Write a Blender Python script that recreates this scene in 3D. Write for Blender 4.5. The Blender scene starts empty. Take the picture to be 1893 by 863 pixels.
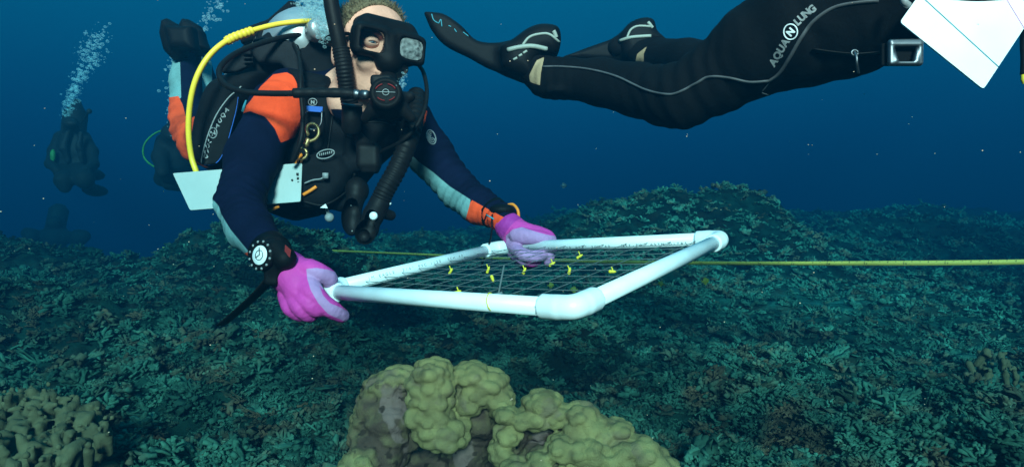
import bpy, math, random
import numpy as np
from mathutils import Vector
from mathutils.bvhtree import BVHTree

SC = bpy.context.scene
COL = SC.collection
rng = np.random.default_rng(7)
R = math.radians

# ------------------------------------------------------------------ camera, water light, sun, exposure
FPX = 1233.0                      # focal length in photo pixels (photo 1893 x 863)
CZ = 1.0                          # camera height above the datum
cam = bpy.data.cameras.new('camera'); cam.sensor_width = 36.0
cam.lens = 36.0 * FPX / 1893.0; cam.clip_start = 0.02; cam.clip_end = 400
cam_o = bpy.data.objects.new('camera', cam); COL.objects.link(cam_o)
cam_o.location = (0, 0, CZ); cam_o.rotation_euler = (R(90), 0, 0)
SC.camera = cam_o

SUN_AZ, SUN_EL = R(177), R(21)     # azimuth clockwise from +Y: behind the camera, to the right
world = bpy.data.worlds.new('World'); SC.world = world; world.use_nodes = True
nt = world.node_tree; nt.nodes.clear()
wo = nt.nodes.new('ShaderNodeOutputWorld'); bg = nt.nodes.new('ShaderNodeBackground')
tc = nt.nodes.new('ShaderNodeTexCoord'); sep = nt.nodes.new('ShaderNodeSeparateXYZ')
ramp = nt.nodes.new('ShaderNodeValToRGB')
mr = nt.nodes.new('ShaderNodeMapRange'); mr.inputs[1].default_value = -0.3; mr.inputs[2].default_value = 1.0
nt.links.new(tc.outputs['Generated'], sep.inputs[0]); nt.links.new(sep.outputs[2], mr.inputs[0])
nt.links.new(mr.outputs[0], ramp.inputs[0])
e = ramp.color_ramp.elements
e[0].position = 0.0; e[0].color = (0.0, 0.010, 0.022, 1)
e[1].position = 1.0; e[1].color = (0.02, 0.60, 0.80, 1)
for pos, c in ((0.22, (0.0, 0.026, 0.080, 1)), (0.33, (0.0, 0.062, 0.145, 1)), (0.42, (0.0, 0.100, 0.190, 1)),
               (0.50, (0.0, 0.125, 0.225, 1)), (0.75, (0.004, 0.30, 0.50, 1))):
    n = e.new(pos); n.color = c
nt.links.new(ramp.outputs[0], bg.inputs[0]); bg.inputs[1].default_value = 0.25
nt.links.new(bg.outputs[0], wo.inputs[0])

sun = bpy.data.lights.new('sun', 'SUN'); sun.energy = 5.0; sun.angle = R(13); sun.color = (1.0, 0.47, 0.38)
sun_o = bpy.data.objects.new('sun', sun); COL.objects.link(sun_o)
sd = Vector((math.sin(SUN_AZ) * math.cos(SUN_EL), math.cos(SUN_AZ) * math.cos(SUN_EL), math.sin(SUN_EL)))
sun_o.rotation_euler = sd.to_track_quat('Z', 'Y').to_euler()
vs = SC.view_settings
vs.view_transform = 'Standard'; vs.look = 'None'; vs.gamma = 1; vs.exposure = 2.62; vs.use_curve_mapping = False
SC.cycles.use_denoising = True
SC.cycles.volume_bounces = 1; SC.cycles.max_bounces = 8; SC.cycles.transparent_max_bounces = 12
SC.cycles.diffuse_bounces = 2; SC.cycles.sample_clamp_indirect = 4.0; SC.cycles.caustics_refractive = False
SC.cycles.caustics_reflective = False

# ------------------------------------------------------------------ helpers: placing
def P(px, py, d):
    return np.array([(px - 946.5) / FPX * d, d, CZ - (py - 431.5) / FPX * d])
def px_of(v):
    v = np.asarray(v); return (v[..., 0] / v[..., 1] * FPX + 946.5, 431.5 - (v[..., 2] - CZ) / v[..., 1] * FPX)
def nrm(v):
    v = np.asarray(v, float); return v / (np.linalg.norm(v) + 1e-12)

# value noise -------------------------------------------------------
_T = np.random.default_rng(3).random(4096)
def _h(i, j, k):
    return _T[(i * 73856093 ^ j * 19349663 ^ k * 83492791) & 4095]
def vnoise(p):
    p = np.asarray(p, float); f = np.floor(p).astype(np.int64); t = p - f; t = t * t * (3 - 2 * t)
    i, j, k = f[..., 0], f[..., 1], f[..., 2]; x, y, z = t[..., 0], t[..., 1], t[..., 2]
    a = _h(i, j, k) * (1 - x) + _h(i + 1, j, k) * x; b = _h(i, j + 1, k) * (1 - x) + _h(i + 1, j + 1, k) * x
    c = _h(i, j, k + 1) * (1 - x) + _h(i + 1, j, k + 1) * x; d = _h(i, j + 1, k + 1) * (1 - x) + _h(i + 1, j + 1, k + 1) * x
    return (a * (1 - y) + b * y) * (1 - z) + (c * (1 - y) + d * y) * z
def fbm(p, o=4):
    p = np.asarray(p, float); s = 0; a = .5
    for q in range(o):
        s = s + a * (vnoise(p + 17.3 * q) - .5); p = p * 2.03; a *= .5
    return s

# ------------------------------------------------------------------ helpers: materials
def mat(name, col, rough=.7, spec=.3, metal=0., var=.25, vscale=30., bump=0., bscale=200., bdist=.002, regions=None, coat=0., soft=.0006):
    """procedural principled material; regions = [(attribute, colour)] painted where the surface attribute > 0"""
    m = bpy.data.materials.new(name); m.use_nodes = True; t = m.node_tree; N = t.nodes; L = t.links
    b = N['Principled BSDF']; b.inputs['Roughness'].default_value = rough; b.inputs['Metallic'].default_value = metal
    b.inputs['Specular IOR Level'].default_value = spec; b.inputs['Coat Weight'].default_value = coat
    co = N.new('ShaderNodeTexCoord')
    no = N.new('ShaderNodeTexNoise'); no.inputs['Scale'].default_value = vscale; no.inputs['Detail'].default_value = 6
    L.new(co.outputs['Object'], no.inputs['Vector'])
    rgb = N.new('ShaderNodeRGB'); rgb.outputs[0].default_value = (*col, 1); cur = rgb.outputs[0]
    for att, c in (regions or []):
        a = N.new('ShaderNodeAttribute'); a.attribute_name = att
        mp = N.new('ShaderNodeMapRange'); mp.inputs[1].default_value = -soft; mp.inputs[2].default_value = soft
        L.new(a.outputs['Fac'], mp.inputs[0])
        mx = N.new('ShaderNodeMix'); mx.data_type = 'RGBA'; L.new(mp.outputs[0], mx.inputs[0]); L.new(cur, mx.inputs[6])
        mx.inputs[7].default_value = (*c, 1); cur = mx.outputs[2]
    mr_ = N.new('ShaderNodeMapRange'); mr_.inputs[1].default_value = .3; mr_.inputs[2].default_value = .7
    mr_.inputs[3].default_value = 1 - var; mr_.inputs[4].default_value = 1 + var
    L.new(no.outputs['Fac'], mr_.inputs[0])
    vm = N.new('ShaderNodeVectorMath'); vm.operation = 'SCALE'; L.new(cur, vm.inputs[0]); L.new(mr_.outputs[0], vm.inputs['Scale'])
    L.new(vm.outputs[0], b.inputs['Base Color'])
    if bump:
        n2 = N.new('ShaderNodeTexNoise'); n2.inputs['Scale'].default_value = bscale; n2.inputs['Detail'].default_value = 5
        L.new(co.outputs['Object'], n2.inputs['Vector'])
        bu = N.new('ShaderNodeBump'); bu.inputs['Strength'].default_value = bump; bu.inputs['Distance'].default_value = bdist
        L.new(n2.outputs['Fac'], bu.inputs['Height']); L.new(bu.outputs[0], b.inputs['Normal'])
    return m

M = {}
M['black'] = mat('black_rubber', (.0040, .0034, .0034), .6, .10, var=.35, vscale=25, bump=.3, bscale=400)
M['neoprene'] = mat('black_neoprene', (.0035, .0034, .0038), .85, .1, var=.3, vscale=18, bump=.35, bscale=900, bdist=.001)
M['hose'] = mat('hose_rubber', (.0065, .0052, .0050), .55, .14, var=.25, vscale=60, bump=.15, bscale=300)
M['nylon'] = mat('vest_nylon', (.0045, .0045, .0055), .8, .12, var=.35, vscale=22, bump=.5, bscale=260)
M['greynylon'] = mat('grey_nylon', (.013, .013, .015), .8, .15, var=.2, vscale=30, bump=.4, bscale=300)
M['white'] = mat('white_plastic', (.82, .82, .82), .38, .5, var=.05, vscale=14, bump=.08, bscale=80)
M['pipe'] = mat('pvc_pipe', (.93, .92, .91), .4, .5, var=.06, vscale=25, bump=.08, bscale=90)
M['slate'] = mat('slate_plastic', (.40, .44, .42), .6, .2, var=.10, vscale=9, bump=.1, bscale=60)
M['yellow'] = mat('yellow_hose', (.95, .60, .04), .45, .4, var=.06, vscale=40)
M['tag'] = mat('yellow_cord', (.8, .58, .04), .6, .3, var=.1, vscale=90)
M['tape'] = mat('tape_vinyl', (.55, .42, .08), .5, .3, var=.1, vscale=8)
M['ink'] = mat('ink', (.03, .03, .03), .6, .2)
M['greyink'] = mat('faded_ink', (.18, .19, .2), .6, .2, var=.5, vscale=400)
M['cyanink'] = mat('cyan_ink', (.05, .25, .32), .6, .2)
M['pinkink'] = mat('pink_ink', (.9, .2, .6), .6, .2)
M['redink'] = mat('red_print', (.18, .01, .01), .6, .2)
M['print'] = mat('silver_print', (.25, .25, .25), .5, .4, var=.2, vscale=150)
M['greyprint'] = mat('grey_piping', (.075, .072, .075), .55, .3, var=.15, vscale=80)
M['silver'] = mat('steel', (.17, .17, .18), .45, .5, metal=1., var=.15, vscale=60)
M['tank'] = mat('tank_aluminium', (.45, .46, .47), .38, .5, metal=.6, var=.12, vscale=20)
M['brass'] = mat('bronze_clip', (.45, .29, .12), .45, .5, metal=.8, var=.2, vscale=120)
M['blue'] = mat('blue_webbing', (.02, .10, .42), .6, .3)
M['orange'] = mat('orange_plastic', (.95, .24, .02), .5, .3, var=.08)
M['string'] = mat('grey_string', (.12, .14, .14), .8, .1)
M['skin'] = mat('skin', (.72, .34, .24), .5, .35, var=.12, vscale=25, bump=.12, bscale=300)
M['hair'] = mat('fair_hair', (.13, .095, .05), .7, .2, var=.45, vscale=160, bump=.9, bscale=260, bdist=.004)
M['lensglare'] = mat('painted_lens_reflection', (.16, .17, .165), .35, .5, var=.95, vscale=95)  # mottled pale diffuse colour painted in place of the right lens's reflection
M['pale'] = mat('pale_rubber', (.30, .32, .28), .5, .3, var=.1)
M['eye'] = mat('eye_white', (.30, .27, .25), .15, .6, var=.03)
M['iris'] = mat('iris', (.04, .06, .08), .15, .6)
M['suit'] = mat('navy_wetsuit', (.0034, .0052, .0190), .9, .06, var=.25, vscale=14, bump=.5, bscale=70, bdist=.004,
                regions=[('cyan', (.17, .30, .30)), ('orange', (.95, .075, .020)), ('skin', (.72, .34, .24))])
M['legsuit'] = mat('plain_wetsuit', (.0034, .0032, .0036), .88, .08, var=.3, vscale=12, bump=.4, bscale=120, bdist=.003,
                regions=[('skin', (.45, .30, .18))])
M['glove'] = mat('rubber_glove', (.64, .05, .31), .6, .18, var=.06, vscale=35, bump=.5, bscale=110, bdist=.003,
                 regions=[('palm', (.46, .22, .42)), ('cuff', (.40, .03, .26))])
M['far'] = mat('diver_suit', (.003, .0035, .005), .8, .2)
M['fardark'] = mat('diver_gear', (.004, .004, .005), .7, .2)
M['fargreen'] = mat('lime_gear', (.03, .14, .03), .6, .2)
M['fish'] = mat('yellow_fish', (.30, .22, .01), .5, .3, var=.1)
M['fishdark'] = mat('dark_fish', (.03, .03, .03), .5, .3)

def glassmat(name, tint, rough=.02, alpha=.18):
    m = bpy.data.materials.new(name); m.use_nodes = True; t = m.node_tree; N = t.nodes; L = t.links; N.clear()
    o = N.new('ShaderNodeOutputMaterial'); tr = N.new('ShaderNodeBsdfTransparent'); tr.inputs[0].default_value = (*tint, 1)
    gl = N.new('ShaderNodeBsdfGlossy'); gl.inputs['Roughness'].default_value = rough
    fr = N.new('ShaderNodeLayerWeight'); fr.inputs[0].default_value = alpha
    mx = N.new('ShaderNodeMixShader'); L.new(fr.outputs['Fresnel'], mx.inputs[0]); L.new(tr.outputs[0], mx.inputs[1]); L.new(gl.outputs[0], mx.inputs[2])
    L.new(mx.outputs[0], o.inputs[0]); return m
M['lens'] = glassmat('mask_glass', (.93, .95, .95), .03, .25)
def bubblemat():
    m = bpy.data.materials.new('bubble_air'); m.use_nodes = True; t = m.node_tree; N = t.nodes; L = t.links; N.clear()
    o = N.new('ShaderNodeOutputMaterial'); tr = N.new('ShaderNodeBsdfTransparent')
    b = N.new('ShaderNodeBsdfPrincipled'); b.inputs['Base Color'].default_value = (.55, .85, .9, 1); b.inputs['Roughness'].default_value = .15
    fr = N.new('ShaderNodeLayerWeight'); fr.inputs[0].default_value = .45
    mp = N.new('ShaderNodeMapRange'); mp.inputs[3].default_value = .04; mp.inputs[4].default_value = .45
    L.new(fr.outputs['Facing'], mp.inputs[0])
    mx = N.new('ShaderNodeMixShader'); L.new(mp.outputs[0], mx.inputs[0]); L.new(tr.outputs[0], mx.inputs[1]); L.new(b.outputs[0], mx.inputs[2])
    L.new(mx.outputs[0], o.inputs[0]); return m
M['bubble'] = bubblemat()

# ------------------------------------------------------------------ helpers: meshes
class MB:
    def __init__(s): s.v = []; s.f = []; s.n = 0
    def add(s, v, f):
        v = np.asarray(v, float).reshape(-1, 3); s.v.append(v)
        s.f += [tuple(int(i) + s.n for i in q) for q in f]; s.n += len(v); return s
    def tube(s, pts, rad, sides=10, cap=True, flat=1.0):
        pts = np.asarray(pts, float); n = len(pts); rad = np.broadcast_to(np.asarray(rad, float), (n,))
        T = np.gradient(pts, axis=0); T /= (np.linalg.norm(T, axis=1, keepdims=True) + 1e-9)
        ref = np.array([0, 0, 1.]) if abs(T[0][2]) < .9 else np.array([1., 0, 0]); A = nrm(np.cross(T[0], ref)); vs_ = []
        for i in range(n):
            A = nrm(A - T[i] * A.dot(T[i])); B = np.cross(T[i], A)
            for k in range(sides):
                t = 2 * math.pi * k / sides; vs_.append(pts[i] + rad[i] * (math.cos(t) * A + math.sin(t) * flat * B))
        f = [(i * sides + k, i * sides + (k + 1) % sides, (i + 1) * sides + (k + 1) % sides, (i + 1) * sides + k) for i in range(n - 1) for k in range(sides)]
        if cap: f += [tuple(range(sides))[::-1], tuple((n - 1) * sides + k for k in range(sides))]
        return s.add(vs_, f)
    def hose(s, ctrl, r, sides=12, step=8, ribs=0, amp=.12, r2=None):
        c = spline(ctrl, step if not ribs else max(step, int(ribs * 6 / max(1, len(ctrl) - 1))))
        t = np.linspace(0, 1, len(c)); rr = r + (0 if r2 is None else (r2 - r) * t)
        if ribs: rr = rr * (1 + amp * np.sin(t * ribs * 2 * math.pi))
        return s.tube(c, rr, sides)
    def box(s, c, half, ax=None):
        ax = np.eye(3) if ax is None else np.asarray(ax); c = np.asarray(c)
        v = [c + ax[0] * half[0] * i + ax[1] * half[1] * j + ax[2] * half[2] * k for i in (-1, 1) for j in (-1, 1) for k in (-1, 1)]
        return s.add(v, [(0, 1, 3, 2), (4, 6, 7, 5), (0, 4, 5, 1), (2, 3, 7, 6), (0, 2, 6, 4), (1, 5, 7, 3)])
    def lathe(s, c, axis, prof, sides=20):
        """prof: list of (distance along axis, radius)"""
        axis = nrm(axis); ref = np.array([0, 0, 1.]) if abs(axis[2]) < .9 else np.array([1., 0, 0]); A = nrm(np.cross(axis, ref)); B = np.cross(axis, A)
        v = [np.asarray(c) + axis * a + r * (math.cos(2 * math.pi * k / sides) * A + math.sin(2 * math.pi * k / sides) * B) for a, r in prof for k in range(sides)]
        n = len(prof)
        f = [(i * sides + k, i * sides + (k + 1) % sides, (i + 1) * sides + (k + 1) % sides, (i + 1) * sides + k) for i in range(n - 1) for k in range(sides)]
        f += [tuple(range(sides))[::-1], tuple((n - 1) * sides + k for k in range(sides))]
        return s.add(v, f)
    def ball(s, c, r, seg=12, ring=8, ax=None, rad=None):
        rad = (r, r, r) if rad is None else rad; ax = np.eye(3) if ax is None else np.asarray(ax); v = []
        for i in range(ring + 1):
            p = math.pi * i / ring
            for k in range(seg):
                t = 2 * math.pi * k / seg
                v.append(np.asarray(c) + ax[0] * rad[0] * math.sin(p) * math.cos(t) + ax[1] * rad[1] * math.sin(p) * math.sin(t) + ax[2] * rad[2] * math.cos(p))
        f = [(i * seg + k, (i + 1) * seg + k, (i + 1) * seg + (k + 1) % seg, i * seg + (k + 1) % seg) for i in range(ring) for k in range(seg)]
        return s.add(v, f)
    def plate(s, pts, nrm_, th):
        """flat polygon (3D points) given thickness along nrm_"""
        pts = np.asarray(pts, float); n = len(pts); o = nrm(nrm_) * th / 2
        v = np.vstack([pts + o, pts - o]); f = [tuple(range(n)), tuple(range(2 * n - 1, n - 1, -1))]
        f += [(i, n + i, n + (i + 1) % n, (i + 1) % n) for i in range(n)]
        return s.add(v, f)
    def build(s, name, m, parent=None, smooth=True, sub=0, bevel=0, **k):
        o = link(name, np.vstack(s.v), s.f, m, parent, smooth)
        if bevel:
            b = o.modifiers.new('bevel', 'BEVEL'); b.width = bevel; b.segments = 2; b.limit_method = 'ANGLE'
        return o
def spline(ctrl, step=8):
    c = np.asarray(ctrl, float)
    if len(c) < 3: return np.array([c[0] + (c[-1] - c[0]) * t for t in np.linspace(0, 1, step + 1)])
    q = np.vstack([2 * c[0] - c[1], c, 2 * c[-1] - c[-2]]); out = []
    for i in range(1, len(q) - 2):
        for t in np.arange(step) / step:
            out.append(.5 * ((2 * q[i]) + (-q[i - 1] + q[i + 1]) * t + (2 * q[i - 1] - 5 * q[i] + 4 * q[i + 1] - q[i + 2]) * t * t + (-q[i - 1] + 3 * q[i] - 3 * q[i + 1] + q[i + 2]) * t ** 3))
    out.append(c[-1]); return np.array(out)
def bigmesh(name, v, f):
    """v (n,3), f (m,3 or 4) numpy arrays -> mesh"""
    me = bpy.data.meshes.new(name); k = f.shape[1]
    me.vertices.add(len(v)); me.vertices.foreach_set('co', np.asarray(v, np.float32).ravel())
    me.loops.add(f.size); me.loops.foreach_set('vertex_index', f.astype(np.int32).ravel())
    me.polygons.add(len(f)); me.polygons.foreach_set('loop_start', (np.arange(len(f)) * k).astype(np.int32))
    me.update(calc_edges=True); return me
def link(name, v, f, m, parent=None, smooth=True, attrs=None):
    """object whose origin sits at the middle of its own bottom"""
    v = np.asarray(v, float); org = np.array([(v[:, 0].min() + v[:, 0].max()) / 2, (v[:, 1].min() + v[:, 1].max()) / 2, v[:, 2].min()])
    if isinstance(f, np.ndarray): me = bigmesh(name, v - org, f)
    else:
        me = bpy.data.meshes.new(name); me.from_pydata((v - org).tolist(), [], f)
    me.polygons.foreach_set('use_smooth', np.full(len(me.polygons), bool(smooth)))
    for k, a in (attrs or {}).items():
        at = me.attributes.new(k, 'FLOAT', 'POINT'); at.data.foreach_set('value', np.asarray(a, np.float32))
    me.materials.append(m); me.update()
    o = bpy.data.objects.new(name, me); COL.objects.link(o); o.location = org
    if parent is not None: setparent(o, parent)
    return o
def worldloc(o):
    p = np.array(o.location, float); q = o.parent
    while q is not None: p = p + np.array(q.location, float); q = q.parent
    return p
def setparent(o, parent):
    loc = np.array(o.location, float) - worldloc(parent); o.parent = parent; o.location = loc
def thing(name, label, cat, loc, group=None):
    o = bpy.data.objects.new(name, None); COL.objects.link(o); o.location = loc; o.empty_display_size = .1
    return tag(o, label, cat, group)
def tag(o, label, cat, group=None, kind=None):
    if label: o['label'] = label
    if cat: o['category'] = cat
    if group: o['group'] = group
    if kind: o['kind'] = kind
    return o

# signed-distance sculpting ----------------------------------------
class Sculpt:
    def __init__(s, lo, hi, h):
        s.h = h; s.lo = np.asarray(lo, float); s.n = np.ceil((np.asarray(hi) - s.lo) / h).astype(int) + 1
        s.F = np.full(tuple(s.n), 1.0, np.float32)
    def op(s, lo, hi, fn, k=.01, mode='add'):
        m = k + 3 * s.h; a = np.clip(np.floor((np.asarray(lo) - m - s.lo) / s.h).astype(int), 0, s.n); b = np.clip(np.ceil((np.asarray(hi) + m - s.lo) / s.h).astype(int) + 1, 0, s.n)
        if (b <= a).any(): return s
        g = np.stack(np.meshgrid(*[s.lo[i] + s.h * np.arange(a[i], b[i]) for i in range(3)], indexing='ij'), -1)
        d = fn(g); S = s.F[a[0]:b[0], a[1]:b[1], a[2]:b[2]]
        if mode == 'add':
            t = np.clip(.5 + .5 * (S - d) / k, 0, 1) if k > 0 else (S > d).astype(float)
            S[...] = S * (1 - t) + d * t - (k * t * (1 - t) if k > 0 else 0)
        else:
            d = -d; t = np.clip(.5 - .5 * (S - d) / k, 0, 1); S[...] = S * (1 - t) + d * t + k * t * (1 - t)
        return s
    def cone(s, a, b, ra, rb, k=.01, mode='add'):
        a = np.asarray(a, float); b = np.asarray(b, float); r = max(ra, rb)
        def fn(g):
            ab = b - a; t = np.clip(((g - a) @ ab) / (ab @ ab + 1e-12), 0, 1)
            return np.linalg.norm(g - a - t[..., None] * ab, axis=-1) - (ra + (rb - ra) * t)
        return s.op(np.minimum(a, b) - r, np.maximum(a, b) + r, fn, k, mode)
    def chain(s, pts, rad, k=.01, smooth=0):
        pts = np.asarray(pts, float); rad = np.asarray(rad, float)
        if smooth:
            q = spline(np.hstack([pts, rad[:, None]]), smooth); pts, rad = q[:, :3], q[:, 3]
        for i in range(len(pts) - 1): s.cone(pts[i], pts[i + 1], rad[i], rad[i + 1], k if not smooth else min(k, .004) if i else k)
        return s
    def ell(s, c, r, ax=None, k=.01, mode='add'):
        ax = np.eye(3) if ax is None else np.asarray(ax); c = np.asarray(c, float); r = np.asarray(r, float)
        def fn(g):
            q = (g - c) @ ax.T; k0 = np.linalg.norm(q / r, axis=-1); k1 = np.linalg.norm(q / r ** 2, axis=-1) + 1e-9
            return k0 * (k0 - 1) / k1
        return s.op(c - r.max(), c + r.max(), fn, k, mode)
    def box(s, c, half, ax=None, rnd=.005, k=.01, mode='add'):
        ax = np.eye(3) if ax is None else np.asarray(ax); c = np.asarray(c, float); h_ = np.asarray(half, float); e_ = np.abs(ax.T) @ h_
        def fn(g):
            q = np.abs((g - c) @ ax.T) - (h_ - rnd)
            return np.linalg.norm(np.maximum(q, 0), axis=-1) + np.minimum(q.max(-1), 0) - rnd
        return s.op(c - e_, c + e_, fn, k, mode)
    def poly(s, pts, d, th, rnd=.01, tx=0., tz=0., k=.01, mode='add'):
        """rounded slab: outline as photo pixels at depth d; thickness th; tx,tz tilt its depth"""
        q = np.array([P(a, b, d)[[0, 2]] for a, b in pts]); c = q.mean(0)
        lo = np.array([q[:, 0].min(), 0, q[:, 1].min()]); hi = np.array([q[:, 0].max(), 0, q[:, 1].max()])
        ex = abs(tx) * (hi[0] - lo[0]) + abs(tz) * (hi[2] - lo[2]); lo[1] = d - th / 2 - ex; hi[1] = d + th / 2 + ex
        def fn(g):
            s2 = psdf(g[..., 0], g[..., 2], q) + rnd
            dy = np.abs(g[..., 1] - d - tx * (g[..., 0] - c[0]) - tz * (g[..., 2] - c[1])) - th / 2 + rnd
            return np.sqrt(np.maximum(s2, 0) ** 2 + np.maximum(dy, 0) ** 2) + np.minimum(np.maximum(s2, dy), 0) - rnd
        return s.op(lo, hi, fn, k, mode)
    def mesh(s):
        F = s.F; I = F < 0; n = F.shape
        cr = [I[a:n[0] - 1 + a, b:n[1] - 1 + b, c:n[2] - 1 + c] for a in (0, 1) for b in (0, 1) for c in (0, 1)]
        cnt = sum(c.astype(np.int8) for c in cr); act = (cnt > 0) & (cnt < 8); idx = np.full(act.shape, -1, np.int64); ijk = np.argwhere(act); idx[act] = np.arange(len(ijk))
        acc = np.zeros((len(ijk), 3)); w = np.zeros(len(ijk)); cs = [(a, b, c) for a in (0, 1) for b in (0, 1) for c in (0, 1)]
        for p in range(8):
            for q in range(p + 1, 8):
                if sum(abs(cs[p][i] - cs[q][i]) for i in range(3)) != 1: continue
                fp = F[tuple((ijk + cs[p]).T)]; fq = F[tuple((ijk + cs[q]).T)]; m = (fp < 0) != (fq < 0)
                t = fp[m] / (fp[m] - fq[m]); acc[m] += np.array(cs[p]) + t[:, None] * (np.array(cs[q]) - np.array(cs[p])); w[m] += 1
        v = s.lo + s.h * (ijk + acc / w[:, None]); faces = []
        for ax in range(3):
            o1, o2 = [i for i in range(3) if i != ax]
            sl0 = [slice(None)] * 3; sl1 = [slice(None)] * 3; sl0[ax] = slice(0, n[ax] - 1); sl1[ax] = slice(1, n[ax])
            e_ = np.argwhere(I[tuple(sl0)] != I[tuple(sl1)]); e_ = e_[(e_[:, o1] > 0) & (e_[:, o2] > 0) & (e_[:, o1] < n[o1] - 1) & (e_[:, o2] < n[o2] - 1)]
            if not len(e_): continue
            ins = I[tuple(e_.T)]; d1 = np.zeros(3, int); d1[o1] = 1; d2 = np.zeros(3, int); d2[o2] = 1
            q = np.stack([idx[tuple((e_ - d1 - d2).T)], idx[tuple((e_ - d2).T)], idx[tuple(e_.T)], idx[tuple((e_ - d1).T)]], 1)
            flip = ins if ax != 1 else ~ins; q[~flip] = q[~flip][:, ::-1]; faces.append(q)
        return v, np.vstack(faces)
def psdf(x, y, q):
    d = np.full(x.shape, 1e9); ins = np.zeros(x.shape, bool); n = len(q)
    for i in range(n):
        a = q[i]; b = q[(i + 1) % n]; e_ = b - a; wx = x - a[0]; wy = y - a[1]
        t = np.clip((wx * e_[0] + wy * e_[1]) / (e_ @ e_ + 1e-12), 0, 1); d = np.minimum(d, (wx - t * e_[0]) ** 2 + (wy - t * e_[1]) ** 2)
        c = ((a[1] > y) != (b[1] > y)) & (x < (b[0] - a[0]) * (y - a[1]) / (b[1] - a[1] + 1e-15) + a[0]); ins ^= c
    d = np.sqrt(d); return np.where(ins, -d, d)
def smoothpoly(pts, step=5):
    p = list(pts); c = np.array([p[-1]] + p + [p[0], p[1]], float); s_ = spline(np.hstack([c, np.zeros((len(c), 1))]), step)[:, :2]
    return s_[step:-step * 2 + 0][:len(p) * step]
def pattr(v, poly, d):
    """how far inside (metres, + inside) a panel outline a surface point lies; outline in pixels, panel about d metres away"""
    x, y = px_of(v); return -psdf(x, y, np.asarray(poly, float)) / FPX * d
class Surf:
    """ray-cast target for things sewn or printed on a surface"""
    def __init__(s, v, f): s.t = BVHTree.FromPolygons([tuple(a) for a in v], [tuple(int(i) for i in a) for a in f])
    def hit(s, px, py, off=.0015, default=None):
        d = nrm(P(px, py, 1) - np.array([0, 0, CZ])); h = s.t.ray_cast(Vector((0, 0, CZ)), Vector(d))
        if h[0] is None: return default
        n = np.array(h[1]); n = n if n @ d < 0 else -n
        return np.array(h[0]) + n * off
    def line(s, pts, off=.001, step=6):
        c = spline(np.hstack([np.asarray(pts, float), np.zeros((len(pts), 1))]), step); out = [s.hit(a, b, off) for a, b, _ in c]
        return np.array([o for o in out if o is not None])
def glyph(ch, bold=True):
    c = bpy.data.curves.new('glyph', 'FONT'); c.body = ch; c.size = 1; c.align_x = 'CENTER'; c.extrude = 0; c.resolution_u = 4; c.offset = .05 if bold else 0
    o = bpy.data.objects.new('glyph', c); me = bpy.data.meshes.new_from_object(o)
    v = np.array([tuple(a.co) for a in me.vertices]).reshape(-1, 3); f = [tuple(p.vertices) for p in me.polygons]
    bpy.data.objects.remove(o); bpy.data.meshes.remove(me); bpy.data.curves.remove(c); return v, f
def letters(mb, surf, text, place, off=.0015, depth=None):
    """place(i) -> (px, py, angle, height px); letters wrapped on surf"""
    for i, ch in enumerate(text):
        if ch == ' ': continue
        x, y, a, h = place(i); v, f = glyph(ch)
        if not len(v): continue
        c, s_ = math.cos(a), math.sin(a); out = []
        for p in v:
            lx = p[0] * h * 1.3; ly = (p[1] - .35) * h * 1.3; X = x + lx * c - ly * s_; Y = y - (lx * s_ + ly * c)
            q = surf.hit(X, Y, off) if surf else None
            if q is None: q = P(X, Y, depth) if depth else None
            if q is None: break
            out.append(q)
        if len(out) == len(v): mb.add(out, f)
    return mb
# ------------------------------------------------------------------ sea floor
KH = np.array([[-2600, 440], [-800, 440], [0, 462], [100, 480], [220, 508], [330, 484], [450, 455], [560, 452], [650, 450], [800, 436], [900, 425], [1000, 405], [1100, 400],
               [1300, 392], [1480, 396], [1600, 392], [1700, 390], [1893, 392], [2600, 390], [4500, 400]], float)
KD = np.array([[-2600, 5], [0, 4.6], [220, 4.4], [450, 4.3], [620, 5.5], [700, 8.5], [900, 10], [1480, 13], [1893, 14], [4500, 14]], float)
BUMPS = [  # x, y, sx, sy, h
    (1.28, 5.6, .62, .75, .42), (1.95, 5.3, .42, .6, .38), (.62, 6.0, .45, .7, .22), (-1.15, 7.4, .75, .6, .06), (-1.75, 4.3, .55, .5, .12), (-3.3, 4.4, .8, .6, .10),
    (4.2, 7.0, 1.1, .7, .16), (2.9, 8.2, .8, .6, .14), (5.5, 9, 1.2, .8, .2), (3.6, 3.1, .5, .45, .16), (-2.2, 2.7, .6, .4, .08), (-.9, 2.6, .5, .3, .05), (1.9, 2.1, .4, .3, .05)]
def ground(x, y, detail=True):
    """terrain height (world z)"""
    th = np.arctan2(x, y); r = np.hypot(x, y); u = np.tan(np.clip(th, -1.25, 1.25)); px = u * FPX + 946.5
    H = np.interp(px, KH[:, 0], KH[:, 1]); D = np.interp(px, KD[:, 0], KD[:, 1]); yy = r * np.where(np.abs(th) < 1.25, np.cos(th), .35)
    zc = -(H - 431.5) / FPX * D; t = np.clip((yy - 1.5) / (D - 1.5), 0, 1); t = t * t * (3 - 2 * t) * .55 + t * .45
    z = -.50 + (zc + .50) * t
    left = np.clip((700 - px) / 400, 0, 1); z = z - left * np.clip(yy - D, 0, 6) * .2
    for bx, by, sx, sy, h in BUMPS: z = z + h * np.exp(-((x - bx) / sx) ** 2 - ((y - by) / sy) ** 2)
    p = np.stack([x, y, np.zeros_like(x)], -1)
    sand = np.exp(-((x - 1.75) / .7) ** 2 - ((y - 3.6) / .8) ** 2)
    a = 1 - .75 * sand
    z = z + .30 * fbm(p * 1.1, 3) * np.clip(yy / 3, .2, 1) * (1 - .5 * sand) + a * .24 * fbm(p * 4.2 + 9, 3)
    if detail: z = z + a * .10 * fbm(p * 17 + 3, 3)
    return z + CZ
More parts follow.
